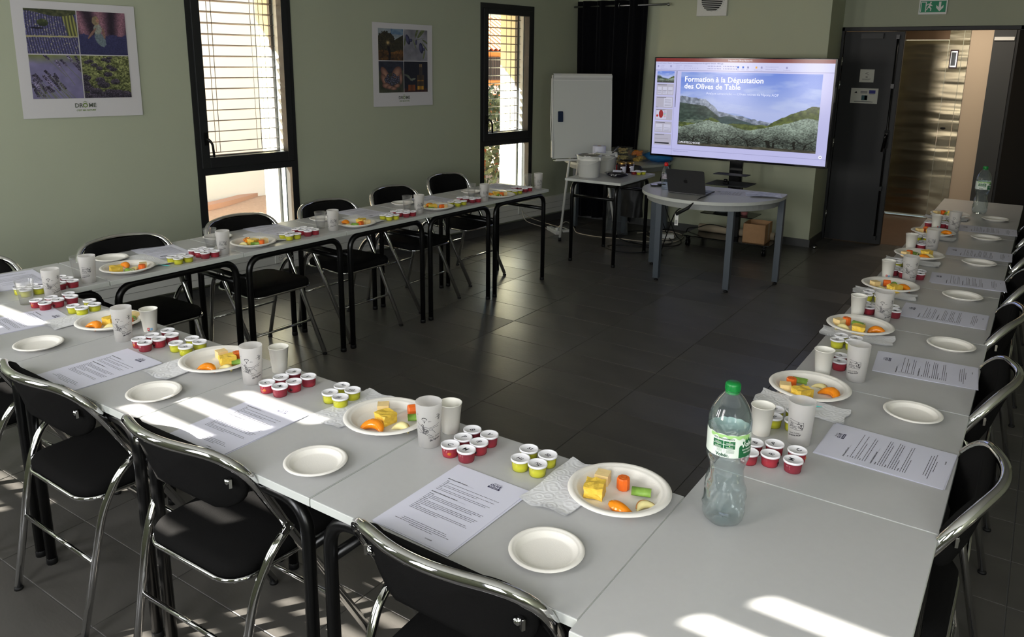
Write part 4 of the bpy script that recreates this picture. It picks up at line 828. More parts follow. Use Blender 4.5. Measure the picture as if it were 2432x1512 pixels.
for key, s in S.items():
    row = key[0]; place = PLACE[key]; rz = READ[row]; rn = ROWN[row]; i = int(key[1]); rs = random.Random(key)
    for k, p in enumerate(s['red']): tub('red', RL[k], p[0], p[1], rz+rs.uniform(-.3, .3), 'red tub with lid marked %s, %s' % (RL[k], place), 'red sauce tubs of the '+rn, k)
    for k, p in enumerate(s['yel']): tub('yel', YL[k], p[0], p[1], rz+rs.uniform(-.3, .3), 'yellow oil tub with lid marked %s, %s' % (YL[k], place), 'yellow oil tubs of the '+rn, k)
    z = H
    if 'nap' in s:
        n0 = s['nap']; px, py = s['pl']
        if row == 'N': cx, cy, sx, sy = (min(q[0] for q in n0)+.062), (max(q[1] for q in n0)+min(q[1] for q in n0))/2, .125, .235
        elif row == 'R': cx, cy, sx, sy = (n0[0][0]+n0[2][0])/2, (n0[0][1]+n0[1][1])/2, abs(n0[0][0]-n0[2][0])+.01, .112
        else: cx, cy, sx, sy = px-.09, py+.155, .27, .12
        towel(cx, cy, sx, sy, phi if row == 'L' else rs.uniform(-.05, .05), 'folded white paper towel, '+place, 'paper towels of the '+rn, key); z = H+.0048
        if key == 'N1': place_mesh('cocktail_pick', me_pick, -.222, -.262, H+.0072, 1.05, 'pink plastic pick on the paper towel by the biggest plate', 'pick', None)
        if key in ('R1', 'L1'): place_mesh('cocktail_pick', me_pick2, *( (.11, .497) if key == 'R1' else (-2.80, .325)), H+.0072, .3, 'turquoise plastic pick on the paper towel, '+place, 'pick', None)
    if 'pl' in s:
        place_mesh('dinner_plate', me_big, s['pl'][0], s['pl'][1], z, 0, 'large white plate, '+place, 'plate', 'large plates of the '+rn)
    if 'ps' in s: place_mesh('side_plate', me_small, s['ps'][0], s['ps'][1], H, 0, 'small empty white plate, '+place, 'plate', 'small plates of the '+rn)
    a = s['a4']; ang = R(a[2])
    document(a[0], a[1], ang if row == 'N' else (ang-PI/2 if row == 'L' else ang+PI/2), 'printed handout sheets, '+place, 'handouts of the '+rn)
    if 'fr' in s: frosted(s['fr'][0], s['fr'][1], {'N': .55+.12*i, 'R': (-2.3 if key in ('R1', 'R2', 'R5') else .1), 'L': -1.35}[row]+rs.uniform(-.1, .1), 'frosted cup with landscape print, '+place, 'frosted cups of the '+rn)
    if 'pa' in s:
        o = place_mesh('card_cup', me_card, s['pa'][0], s['pa'][1], H, rs.uniform(0, .3), 'white card cup, '+place, 'cup', 'card cups of the '+rn)
        if key in ('N3', 'R4', 'R6'): obj('recycling_mark', me_mark, None, o, rot=.9 if key == 'N3' else (.1 if key == 'R4' else .7))
    if 'gl' in s: place_mesh('clear_tumbler', me_tumb, s['gl'][0], s['gl'][1], H, 0, 'empty clear plastic tumbler, '+place, 'cup', 'clear tumblers')
    if 'food' in s:
        for k, (p, (nm, lb, ct)) in enumerate(zip(s['food'], FOOD)):
            me = (me_cheese[i % 2], me_pine[i % 3], me_carrot, me_celery, me_apri[(i+(row == 'R')) % 2], me_apple[i % 2])[k]
            o = place_mesh(nm, me, p[0], p[1], z+.0018, {'N1': (.2, .3, 0, .35, 2.9, .9)}.get(key, [rs.uniform(-.6, .9) for _ in range(6)])[k], '%s, %s' % (lb, place), ct, 'food on the plates of the '+rn)
            if nm == 'carrot_piece' and key in ('R3', 'R5', 'R6', 'L3', 'L4', 'N2'): o.rotation_euler = (PI/2, 0, rs.uniform(0, 3)); o.location.z = z+.0172
            if nm == 'celery_stick' and key == 'R3': o.rotation_euler = (0, 0, 1.4)

# ------------------------------------------------------------------ water bottles
me_tags = {}
def bottle(x, y, rz, label, detail=True):
    t = thing('water_bottle', label, 'bottle', (x, y, H), rz)
    prof = [(0, .006), (.012, .004), (.022, .001), (.030, 0), (.038, .003), (.0435, .012), (.0455, .024), (.0440, .032), (.0455, .040), (.0435, .050), (.0450, .060), (.0425, .070), (.0440, .080),
            (.0410, .092), (.0385, .104), (.0360, .116), (.0345, .126), (.0370, .138), (.0420, .148), (.0448, .156), (.0450, .165), (.0445, .168), (.0445, .214), (.0450, .218), (.0455, .228), (.0450, .240), (.0425, .252), (.0365, .268), (.027, .284), (.017, .296), (.0135, .301), (.0135, .306)]
    b = B(); n = 40; vs = []; k = len(prof)
    for j in range(n):
        a = 2*PI*j/n
        for r, z in prof:
            w = 0
            if .035 < z < .14: w = .0014*math.sin(5*a+z*120)+.0012*math.sin(3*a-z*70)
            elif z < .03 and z > 0: w = -.0035*(.5+.5*math.cos(5*a))*(1-z/.03)
            rr = r+w; vs.append((rr*math.cos(a), rr*math.sin(a), z))
    b.add(vs, [(j*k+i, ((j+1) % n)*k+i, ((j+1) % n)*k+i+1, j*k+i+1) for j in range(n) for i in range(k-1)]+[tuple(j*k+k-1 for j in range(n))], True)
    body = obj('bottle_body', b, m_water, t)
    b = B(); b.lathe([(.0150, .2955), (.0150, .3005), (.0138, .3010)], 24, cap=False); b.lathe([(.0148, .302), (.0156, .303), (.0154, .3165), (.0135, .319), (0, .319)], 28, cap=False)
    for j in range(28): a = 2*PI*j/28; b.at(RZ(a)).box(.0150, .0161, -.0008, .0008, .304, .315)
    b.at(Matrix()); obj('cap', b, m_green, t)
    f = cone(.0452, .0452, 1, .0002, 0)
    lb = B(); lb.use(mat('label_white', (.86, .90, .86), .4)); z0 = .168
    lb.grid(lambda u, v: tuple(f(Vector((-.142+.284*u, z0+(.050+.0022*abs(math.sin(40*u)))*v, 0)))), 80, 2)
    L = obj('label_sleeve', lb, None, t)
    ink = B(); f2 = cone(.0452, .0452, 1, .0005, 0); f3 = cone(.0452, .0452, 1, .0008, 0)
    lg = mat('label_pale_green', (.62, .80, .50), .4); dg = mat('label_dark_green', (.09, .38, .22), .4); wh = mat('label_text_white', (.90, .94, .90), .4); tx = mat('label_text_green', (.10, .28, .20), .4)
    def pt(m, x0, x1, y0, y1, fn=f2, n=8): ink.use(m); ink.grid(lambda u, v: tuple(fn(Vector((x0+(x1-x0)*u, y0+(y1-y0)*v, 0)))), n, 1)
    def wt(m, s_, sz, x, y, bo=0, fn=f3, sh=0):
        ink.use(m); add_mesh(ink, text_mesh(s_, sz, bold=bo, wrap=lambda c: fn(Vector((c.x+x+sh*c.y, c.y+y, 0)))))
    x0 = -.014
    ink.use(lg); ink.grid(lambda u, v: tuple(f2(Vector((-.045+.09*u, .2185-(.006+.0022*math.sin(30*u)+.016*max(0, u-.62))*v, 0)))), 40, 1)
    for cx in (x0-.012, x0+.012):
        for cy in (.2015, .1925):
            pt(dg, cx-.0113, cx+.0113, cy-.0040, cy+.0040)
            for q in (-.0022, -.0002): pt(wh, cx-.007, cx+.007, cy+q-.0003, cy+q+.0003, f3, 6)
            pt(lg, cx-.0012, cx+.0012, cy+.0016, cy+.0034, f3, 2)
    wt(tx, 'NOS ENGAGEMENTS', .0046, x0, .2098, .0001)
    pt(tx, x0-.0235, x0+.002, .1800, .1875, f2); pt(wh, x0-.0231, x0+.0016, .1803, .1872, f3)
    f4 = cone(.0452, .0452, 1, .0011, 0)
    for q in range(4): ink.use(mat('label_blue', (.35, .62, .72), .4) if q == 0 else tx); 
    for q in range(4): pt(tx, x0-.014, x0-.002, .1812+q*.0015, .1817+q*.0015, f4, 5)
    for q in range(5): pt(tx, x0+.0055, x0+.022, .179+q*.0017, .1795+q*.0017, f3, 5)
    wt(tx, 'Volvic.', .0105, x0-.002, .1735, .00035)
    ink.use(dg)
    P = [(.018, .168), (.024, .178), (.021, .179), (.026, .190), (.023, .191), (.030, .204), (.040, .212), (.052, .206), (.058, .190), (.060, .176), (.050, .168)]
    ink.grid(lambda u, v: tuple(f2(Vector((.018+.046*u, .1685+(.004+.040*math.sin(PI*min(1, .12+.76*u))**.7*(.93+.07*math.sin(40*u)))*v, 0)))), 30, 2)
    wt(wh, 'Volvic', .0165, .043, .197, .0006); wt(wh, 'EAU MINÉRALE', .0048, .042, .186, .0001); wt(wh, 'NATURELLE', .0048, .042, .1795, .0001)
    obj('label_print', ink, None, L)
    return t
bottle(.100, -.205, .40, 'big water bottle with green cap on the bare corner table')
bottle(.262, 4.36, .25, 'water bottle with green cap at the far end of the right row')

# ------------------------------------------------------------------ half round tables
def half_round(label, group):
    t = thing('half_round_table', label, 'table', group=group); Z = .705
    pts = [(-.535, .155), (-.548, .06)]+[(.552*math.cos(R(a)), -.02+.60*math.sin(R(a))*.97) for a in range(180, 361, 6)]+[(.548, .06), (.535, .155)]
    b = B(); b.use(m_top).prism([(x*.998, y*.998) for x, y in pts], Z-.003, Z); b.use(m_edge).prism(pts, Z-.024, Z-.0015); obj('tabletop', b, None, t)
    b = B(); q = [(x*.93, y*.90+.0) for x, y in pts]; n = len(q)
    vs = [(x, y, z) for x, y in q for z in (Z-.075, Z-.024)]; b.add(vs, [(2*i, 2*i+2, 2*i+3, 2*i+1) for i in range(n-1)]+[(2*n-2, 0, 1, 2*n-1)], False); obj('apron', b, mat('apron_grey', (.62, .63, .62), .5), t)
    for x, y in ((-.285, -.39), (.285, -.39), (-.525, .06), (.525, .06)):
        b = B().at(XY(x, y, 0)); b.rbox(-.0225, .0225, -.0225, .0225, .02, Z-.024, .003); l = obj('leg', b, m_grey, t)
        b = B().at(XY(x, y, 0)); b.lathe([(.017, 0), (.017, .008), (.008, .010), (.008, .02)], 14); obj('levelling_foot', b, m_black, l)
    return t
h1 = half_round('grey half round table carrying the laptop', 'half round tables'); h1.location = (-1.572, 4.33, 0)
h2 = dup(h1, (-3.10, 5.70, 0), 0, 'grey half round table at the back wall carrying fruit boxes')
ZH = .705
# laptop
lp = thing('laptop', 'open dark grey laptop, its lid turned to us, on the half round table', 'laptop', (-1.665, 3.985, ZH), R(1.5))
b = B(); b.rbox(-.150, .150, .005, .215, .002, .013, .002); obj('keyboard_base', b, m_space, lp)
b = B(); b.box(-.13, .13, .03, .13, .0131, .0135); obj('keyboard', b, m_black, lp)
T = XY(0, .006, .010) @ RX(R(22))
def rrect(w0, w1, h0, h1, r, n=5):
    o = []
    for cx, cy, a0 in ((w1-r, h1-r, 0), (w0+r, h1-r, 90), (w0+r, h0+r, 180), (w1-r, h0+r, 270)):
        for k in range(n+1): a = R(a0+90*k/n); o.append((cx+r*math.cos(a), cy+r*math.sin(a)))
    return o
b = B().at(T @ RX(PI/2)); b.prism(rrect(-.150, .150, 0, .198, .010), -.0025, .0025); lid = obj('screen_lid', b, m_space, lp)
b = B().at(T @ RX(PI/2)); b.prism(rrect(-.143, .143, .008, .191, .005), -.0030, -.0026); obj('screen', b, m_gloss, lid)
ap = B().at(T @ RX(PI/2)); ap.use(m_black); o = []
for k in range(40):
    a = 2*PI*k/40; r = .0125*(1+.06*math.cos(2*a)-.10*math.exp(-((a-PI/2)/.35)**2)-.07*math.exp(-((a-3*PI/2)/.3)**2))
    x, y = r*math.cos(a), r*math.sin(a)
    d = math.hypot(x-.0155, y-.001)
    if d < .0065: x, y = .0155+(x-.0155)*.0065/d, .001+(y-.001)*.0065/d
    o.append((x*1.3, y*1.3+.103))
ap.prism(o, .0026, .0030); ap.prism([(0, .1215), (.0005, .1265), (.0058, .1315), (.0058, .1265), (.003, .1220)], .0026, .0030); obj('fruit_emblem', ap, None, lid)
# adapter stick and label hanging off the laptop
b = B(); b.tube([(-1.49, 3.99, .72), (-1.50, 3.93, .712), (-1.505, 3.87, .712), (-1.51, 3.73, .69), (-1.535, 3.70, .655), (-1.62, 3.69, .60)], [.004, .004, .004, .004, .013, .013], 8)
tag(obj('video_adapter', b, m_black), 'black adapter cable hanging over the half round table edge by the laptop', 'cable')
b = B().at(XY(-1.615, 3.69, .572) @ RZ(.2)); b.use(m_wht).box(-.013, .013, -.0006, .0006, -.055, .035); b.use(m_ink)
for k in range(7): b.box(-.008+k*.0023, -.007+k*.0023, -.0009, -.0006, -.045, -.015)
tag(obj('cable_tag', b), 'white bar code tag hanging under the half round table', 'tag')
# small bottle, car key, papers
t = thing('water_bottle', 'small water bottle with red cap behind the laptop', 'bottle', (-1.90, 4.12, ZH))
b = B(); b.lathe([(0, .003), (.02, .001), (.027, .003), (.0315, .012), (.0305, .03), (.032, .045), (.0305, .06), (.032, .075), (.031, .09), (.0315, .12), (.030, .14), (.024, .165), (.015, .182), (.0115, .187), (.0115, .192)], 28); obj('bottle_body', b, m_water, t)
b = B(); b.lathe([(.0322, .085), (.0322, .125)], 28, cap=False); obj('label_sleeve', b, mat('label_grey', (.62, .60, .64), .4, noise=(60, .5)), t)
b = B(); b.lathe([(.015, .186), (.0165, .19), (.0165, .205), (.012, .214), (0, .216)], 20, cap=False); obj('cap', b, m_redcap, t)
b = B().at(XY(-2.02, 4.22, ZH) @ RZ(.5)); b.rbox(-.045, .045, -.028, .028, 0, .014, .004).rbox(.01, .075, -.012, .012, .012, .024, .003)
tag(obj('car_key', b, m_gloss), 'black key fob lying left of the small water bottle', 'key')
t = document(-1.38, 4.23, 1.7, 'blank white papers beside the laptop on the half round table', None); t.location.z = ZH+.0006
if 'group' in t: del t['group']
# magazine
t = thing('magazine', 'open magazine with grey pictures, right end of the half round table', 'magazine', (-1.17, 4.30, ZH+.001), R(20))
b = B(); b.grid(lambda u, v: (-.13+.26*u, -.10+.20*v, .010*math.sin(PI*min(1, u*1.0))*.8+.002), 12, 3); obj('cover', b, mat('magazine_cover', (.55, .58, .57), .25, noise=(14, .7)), t)
b = B(); b.grid(lambda u, v: (-.128+.256*u, -.104+.20*v, .010*math.sin(PI*min(1, u))*.7), 12, 3); obj('pages', b, m_paper, t)

# ------------------------------------------------------------------ screen on its rolling stand
st = thing('screen_stand', 'black rolling screen stand with two shelves', 'stand', (-1.755, 5.45, 0), 0)
b = B(); b.box(-.41, .41, -.235, .24, .098, .106); obj('base_plate', b, m_gloss, st)
b = B(); b.box(-.055, .055, -.03, .03, .106, .62); b.box(-.045, .045, -.045, -.02, .55, 1.35); obj('column', b, m_black, st, bevel=.003)
b = B(); b.box(-.06, .06, -.06, -.03, .44, .82); obj('column_sleeve', b, m_gloss, st, bevel=.003)
b = B(); b.box(-.22, .26, -.30, -.03, .345, .352); obj('shelf', b, m_gloss, st)
b = B(); b.box(-.17, .20, -.36, -.06, .625, .632); obj('shelf', b, m_dark, st)
b = B(); b.box(-.30, .30, -.075, -.045, 1.05, 1.45); obj('screen_mount', b, m_black, st)
for x in (-.36, .36):
    for y in (-.205, .215):
        b = B().at(XY(x, y, 0)); b.use(m_blk); b.at(XY(x-.014, y, .035) @ RY(PI/2)).lathe([(.010, 0), (.034, .001), (.035, .006), (.034, .011), (.010, .012)], 20)
        b.at(XY(x+.004, y, .035) @ RY(PI/2)).lathe([(.010, 0), (.034, .001), (.035, .006), (.034, .011), (.010, .012)], 20)
        b.at(XY(x, y, 0)).box(-.012, .012, -.012, .012, .045, .098).at(XY(x, y, .08)).lathe([(.022, 0), (.022, .018)], 14); b.at(XY(x-.017, y, .035) @ RY(PI/2)).use(m_chrome).lathe([(.011, 0), (.011, .003)], 12)
        obj('castor', b, None, st)
b = B(); b.at(XY(-1.76, 5.16, .632)).rbox(-.022, .022, -.02, .02, 0, .03, .004).at(XY(-1.76, 5.15, .665)).lathe([(.016, -.012), (.018, 0), (.016, .014), (.008, .016)], 16)
tag(obj('webcam', b, m_gloss), 'small black webcam on the upper shelf of the screen stand', 'camera')
b = B(); b.at(XY(-1.72, 5.22, .712)).rbox(-.16, .14, -.07, .06, .0005, .008, .002); tag(obj('keyboard', b, m_space), 'flat grey keyboard on the upper shelf of the screen stand', 'keyboard')
def blob(name, m, rx, ry, rz_, seed, amp=.25, n=24, flat=.0, freq=3):
    rs = random.Random(seed); ph = [rs.uniform(0, 6) for _ in range(8)]
    b = B(); 
    def f(u, v):
        a, e = 2*PI*u, PI*(v-.5); k = 1+amp*(.5*math.sin(freq*a+ph[0]+2*e)+.35*math.sin((freq+2)*a+ph[1]-3*e)+.3*math.sin(5*e+ph[2]+a)+.25*math.sin((2*freq+3)*a+ph[3]+4*e))
        return (rx*math.cos(e)*math.cos(a)*k, ry*math.cos(e)*math.sin(a)*k, max(0, rz_+rz_*math.sin(e)*(1+(k-1)*.5)))
    b.use(m).grid(f, n, n//2); return b
b = blob('bag', m_film, .11, .08, .022, 4, .3); tag(obj('plastic_bag', b, None, None, (-1.80, 5.26, .353)), 'small clear plastic bag on the lower shelf of the screen stand', 'bag')
b = B(); b.use(m_clear).lathe([(.030, 0), (.040, .075), (.041, .077), (.039, .075), (.029, .002), (0, .002)], 24, cap=False); b.use(mat('pink_liquid', (.80, .45, .45), .3)).lathe([(0, .003), (.028, .003), (.033, .03), (0, .03)], 20, cap=False)
tag(obj('plastic_cup', b, None, None, (-1.60, 5.25, .353)), 'clear cup with pink drink on the lower shelf of the stand', 'cup')
b = B().at(XY(-2.10, 5.49, .142) @ RY(PI/2)); b.use(mat('kraft_paper', (.74, .68, .58), .8)).lathe([(.012, 0), (.036, 0), (.036, .72), (.012, .72)], 24, cap=False); tag(obj('paper_roll', b), 'long beige paper roll lying on the base of the screen stand', 'roll')
cb = thing('cardboard_box', 'open brown cardboard box on the base of the screen stand', 'box', (-1.505, 5.375, .106), R(3))
b = B(); w, d, h_ = .10, .125, .175
for x0, x1, y0, y1, z0, z1 in ((-w, w, -d, -d+.004, 0, h_), (-w, w, d-.004, d, 0, h_), (-w, -w+.004, -d, d, 0, h_), (w-.004, w, -d, d, 0, h_), (-w, w, -d, d, 0, .004)): b.box(x0, x1, y0, y1, z0, z1)
obj('box_body', b, m_card_b, cb)
b = B(); b.box(w, w+.0006, -.03, .03, .02, h_); obj('tape_strip', b, mat('brown_tape', (.66, .52, .36), .3), cb)

# ------------------------------------------------------------------ flip chart, curtain, fan grille, signs, door stop
fc_ = thing('flip_chart', 'white tripod flip chart with a blank board', 'flip chart', (-3.02, 4.93, 0), math.atan2(.77, .64))
b = B().at(XY(0, 0, 0)); T = RX(R(-7)); T = XY(-.085, .0, .80) @ RX(R(-5)) @ XY(0, -.015, 0)
T = XY(-.09, -.01, .765) @ RX(R(-4))
b.at(T).use(m_board).rbox(-.29, .29, -.008, .008, .03, .80, .003); bd = obj('board', b, None, fc_)
for x in (-.294, .294): b = B().at(T); b.tube([(x, -.002, .03), (x, -.002, .80)], .009, 8); obj('board_edge', b, m_whtm, bd)
b = B().at(T); b.grid(lambda u, v: (-.292+.584*u, -.010-.020*math.sin(PI*v), .815-.055*v), 2, 8); b.grid(lambda u, v: (-.292+.584*u, -.010-.002, .76-.012*v), 2, 1); obj('paper_clamp', b, m_whtm, bd)
b = B().at(T); b.rbox(-.245, -.200, -.024, -.008, .37, .47, .004); er = obj('board_eraser', b, mat('navy_felt', (.06, .13, .24), .8)); er.parent = None
er.matrix_world = fc_.matrix_basis.copy(); tag(er, 'dark blue eraser stuck on the white flip chart', 'eraser')
b = B().at(T); b.rbox(-.29, .29, -.075, -.008, .010, .016, .002).rbox(-.29, .29, -.078, -.074, .010, .028, .001); obj('pen_tray', b, m_whtm, bd)
b = B().at(T); b.rbox(-.10, .14, -.060, -.030, .0162, .030, .002); tag(obj('marker_tray_box', b, m_black), 'black marker holder on the pen tray of the flip chart', 'marker').matrix_world = fc_.matrix_basis.copy()
b = B().at(T); b.tube([(-.30, .01, .16), (-.315, -.005, .34), (-.302, 0, .77)], .006, 6); b.at(T @ XY(-.303, -.01, .10)).rbox(-.008, .008, -.012, .012, -.06, .10, .002); obj('folding_arm', b, m_whtm, bd)
for x0, y0, x1, y1 in ((-.10, .09, -.30, -.03), (.10, .09, .285, -.03), (0, .12, -.0, .47)):
    b = B(); b.tube([(x0, y0, 1.35 if y1 < .1 else 1.25), ((x0+x1)/2, (y0+y1)/2+.03, .68), (x1, y1, .03)], .012, 10); l = obj('leg', b, m_whtm, fc_)
    b = B(); b.tube([(x1, y1, .0), (x1, y1, .035)], .014, 10); obj('rubber_foot', b, m_black, l)
cu = thing('curtain', 'floor length black curtain on a metal rod in the corner', 'curtain', (-3.30, 5.80, 0))
def cur(u, v):
    w = .41-.035*(1-v)*math.sin(PI*(1-v)*.5)-.03*(1-v); x = -w+2*w*u; 
    return (x-.02*(1-v), .033*math.sin(2*PI*u*4.5+.6)+.012*math.sin(2*PI*u*11+3*v), .03+2.27*v)
b = B(); b.grid(cur, 90, 12); b.grid(lambda u, v: tuple(Vector(cur(u, 1-v))+Vector((0, .006, 0))), 90, 12); obj('cloth', b, m_curt, cu)
b = B(); b.tube([(-.47, 0, 2.245), (.62, 0, 2.245)], .010, 10); b.at(XY(.62, 0, 2.245)).lathe([(0, -.018), (.013, -.012), (.018, 0), (.013, .012), (0, .018)], 14); rod = obj('rod', b, mat('satin_nickel', (.60, .60, .60), .3, metal=1), cu)
for x in (-.30, -.10, .09, .28):
    b = B().at(XY(x, 0, 2.245) @ RY(PI/2)); b.tube([(.026*math.cos(2*PI*i/18), .026*math.sin(2*PI*i/18), 0) for i in range(18)], .005, 6, closed=True); obj('eyelet', b, m_chrome, rod)
b = B(); b.box(.50, .515, 0, .075, 2.237, 2.253); obj('bracket', b, m_chrome, rod)
fg = thing('extractor_fan', 'white square extractor fan grille high on the back wall', 'fan', (-2.255, YB, 2.275))
b = B(); b.rbox(-.148, .148, -.035, 0, -.148, .148, .004); bdy = obj('housing', b, m_wht, fg)
b = B().at(XY(0, -.0352, 0) @ RX(PI/2)); b.lathe([(0, .001), (.105, .001)], 32, cap=False); obj('fan_opening', b, m_black, fg)
b = B()
for k in range(12): z = -.10+k*.018; w = math.sqrt(max(.0001, .112**2-z*z))+.01; b.rbox(-w, w, -.046, -.037, z-.0035, z+.0035, .001)
obj('louvres', b, m_wht, fg)
es = thing('exit_sign', 'green and white exit sign with running figure and down arrow', 'sign', (-.423, YD, 2.20))
b = B(); b.rbox(-.112, .112, -.022, 0, -.070, .080, .003); obj('sign_box', b, m_wht, es)
b = B().use(m_green_sign).box(-.102, .102, -.0235, -.022, -.050, .045); pn = obj('sign_panel', b, None, es)
b = B(); b.use(m_wht)
def dpoly(P, y=-.0242): b.add([(x, y, z) for x, z in P], [tuple(range(len(P)))], False)
dpoly([(.045, .038), (.063, .038), (.063, -.008), (.082, .010), (.082, -.012), (.054, -.044), (.026, -.012), (.026, .010), (.045, -.008)])
dpoly([(-.098, .040), (-.052, .040), (-.052, .034), (-.092, .034), (-.092, -.045), (-.098, -.045)]); dpoly([(-.060, .034), (-.052, .034), (-.052, -.045), (-.060, -.045)])
b.at(XY(-.020, -.0242, .033) @ RX(PI/2)).lathe([(0, 0), (.007, 0)], 12, cap=False).at(Matrix())
dpoly([(-.045, .022), (-.020, .026), (-.013, .012), (-.004, .006), (-.006, .001), (-.018, .006), (-.024, -.004), (-.010, -.016), (-.013, -.040), (-.020, -.040), (-.019, -.020), (-.035, -.010), (-.044, -.030), (-.056, -.032), (-.056, -.026), (-.048, -.024), (-.040, -.004), (-.030, .016), (-.042, .014), (-.050, .004), (-.054, .008)])
obj('sign_symbols', b, None, pn)
for nm, lab, x0, x1, z0, z1 in (('door_notice', 'small square notice, the upper one on the dark door', -.966, -.842, 1.53, 1.648), ('door_notice', 'wide funding notice with a blue flag, lower on the dark door', -1.028, -.790, 1.335, 1.475)):
    t = thing(nm, lab, 'notice', ((x0+x1)/2, YD-.0125, (z0+z1)/2)); w, h_ = (x1-x0)/2, (z1-z0)/2
    b = B(); b.box(-w, w, -.001, 0, -h_, h_); obj('sheet', b, mat('notice_paper', (.82, .82, .78), .6), t)
    b = B(); b.use(m_ink)
    def rc(x0, x1, z0, z1, m=m_ink): b.use(m).add([(x0, -.0014, z0), (x1, -.0014, z0), (x1, -.0014, z1), (x0, -.0014, z1)], [(0, 1, 2, 3)], False)
    if w < .08:
        for q, (a, c) in enumerate(((-.008, .012), (-.016, .004), (0, .018))): rc(a, c, .030-q*.011, .033-q*.011)
        rc(-.010, .008, -.014, -.008)
        for q in range(3): rc(-.038, .038-.008*q, -.028-.005*q, -.0265-.005*q)
    else:
        rc(.040, .095, .022, .053, mat('flag_blue', (.10, .12, .50), .5)); rc(.045, .090, .015, .017)
        for q in range(3): rc(-.035, .025, .040-.008*q, .044-.008*q, m_inkb)
        b.use(m_ink).add([(-.090, -.0014, .025), (-.062, -.0014, .025), (-.072, -.0014, .042)], [(0, 1, 2)], False)
        rc(-.022, .030, -.040, .005, mat('leader_teal', (.10, .32, .34), .5)); rc(.005, .027, -.037, .002, m_paper); rc(.010, .024, -.030, -.018, m_ink)
        rc(-.085, .080, -.056, -.052)
    obj('printed_text', b, None, t, kind='stuff')
b = B().at(XY(-1.10, 5.855, 0)); b.use(m_chrome).lathe([(.018, 0), (.018, .025)], 16); b.use(m_black).at(XY(-1.10, 5.855, .025)).lathe([(.020, 0), (.021, .008), (.012, .014)], 16); tag(obj('door_stop', b), 'small steel door stop on the floor by the wall corner', 'door stop')

# ------------------------------------------------------------------ buckets, jars and bags on the serving table
def bucket(x, y, label, h_, r0, r1):
    t = thing('bucket', label, 'bucket', (x, y, H), group='white buckets')
    b = B(); b.lathe([(0, .003), (r0-.003, .003), (r1-.003, h_), (r1, h_+.001), (r1+.005, h_-.001), (r1+.005, h_-.012), (r1+.001, h_-.014), (r1-.001, h_-.03), (r1+.003, h_-.032), (r1+.002, h_-.036), (r1-.003, h_-.038), (r0, .002), (r0-.004, 0), (0, 0)], 40, cap=False); obj('bucket_body', b, m_wht, t)
    b = B(); b.tube([((r1+.008)*math.cos(R(a)), (r1+.008)*math.sin(R(a)), h_-.02-.05*math.sin(R(a-180)*1)) for a in range(180, 361, 12)], .0022, 6)
    for s in (-1, 1): b.at(XY(s*(r1+.006), 0, h_-.022)).rbox(-.006, .008, -.012, .012, -.014, .012, .002).at(Matrix())
    obj('handle', b, m_wht, t); return t
bucket(-2.655, 4.235, 'white plastic bucket with a steel sieve on top, nearest on the table', .180, .090, .100)
bucket(-2.655, 4.555, 'white plastic bucket with a dark handled utensil in it', .180, .080, .090)
t = thing('sieve', 'round steel sieve resting on the front white bucket', 'sieve', (-2.655, 4.235, H+.180), .35)
b = B(); b.tube([(.104*math.cos(2*PI*i/36), .104*math.sin(2*PI*i/36), .006) for i in range(36)], .004, 6, closed=True); obj('rim', b, m_chrome, t)
b = B(); b.lathe([(.102, .006), (.085, -.02), (.05, -.04), (0, -.048)], 32, cap=False); obj('mesh_bowl', b, mat('sieve_mesh', (.45, .42, .38), .4, metal=.7), t)
b = B(); b.tube([(.10, 0, .006), (.22, 0, .004)], .004, 8); b.tube([(-.104, 0, .004), (-.125, 0, .0)], .003, 6); obj('handle', b, m_chrome, t)
b = B(); b.tube([(-2.63, 4.56, H+.08), (-2.60, 4.56, H+.18), (-2.545, 4.56, H+.235)], [.006, .008, .010], 8); tag(obj('kitchen_utensil', b, m_space), 'dark handle of a utensil sticking out of the back bucket', 'utensil')
t = thing('paper_roll', 'white kitchen paper roll standing behind the buckets', 'roll', (-2.755, 4.60, H))
b = B(); b.lathe([(.02, 0), (.058, 0), (.060, .004), (.060, .226), (.058, .228), (.02, .228), (.02, 0)], 36, cap=False); obj('paper_winding', b, m_paper, t)
b = B(); b.lathe([(.0205, .001), (.0205, .2283), (.018, .2283), (.018, .001)], 24, cap=False); obj('core', b, m_card_b, t)
for k, (x, y, s_) in enumerate(((-2.505, 4.565, 1.0), (-2.478, 4.675, .92), (-2.568, 4.660, .95))):
    t = thing('glass_jar', ('nearest tall jar of dark olives with gold lid', 'right hand jar of dark olives behind the nearest jar', 'jar with red label half hidden behind the nearest jar')[k], 'jar', (x, y, H), group='jars of dark olives')
    b = B(); b.lathe([(0, 0), (.038*s_, 0), (.041*s_, .005), (.041*s_, .078*s_), (.034*s_, .090*s_)], 28, cap=False); obj('jar_glass', b, mat('dark_preserve_%d' % k, (.16, .05, .05), .06, coat=1), t)
    b = B(); b.lathe([(.036*s_, .088*s_), (.037*s_, .104*s_), (.034*s_, .106*s_), (0, .106*s_)], 28, cap=False); obj('lid', b, mat('gold_lid', (.72, .58, .34), .3, metal=.8), t)
    f = cone(.0412*s_, .0412*s_, 1, .0004, 1.0 if k < 2 else -.5); b = B().use(m_paper if k < 2 else m_redcap); b.grid(lambda u, v: tuple(f(Vector((-.018+.036*u, .012+.058*s_*v, 0)))), 8, 1); obj('jar_label', b, None, t)
t = thing('bag_of_olives', 'dark plastic bag of olives with a paper label', 'bag', (-2.44, 4.345, H), .3)
b = blob('b', mat('dark_shiny_film', (.10, .09, .12), .12, coat=.6, bump=(60, 1)), .085, .055, .026, 9, .18, 32); obj('bag_body', b, None, t)
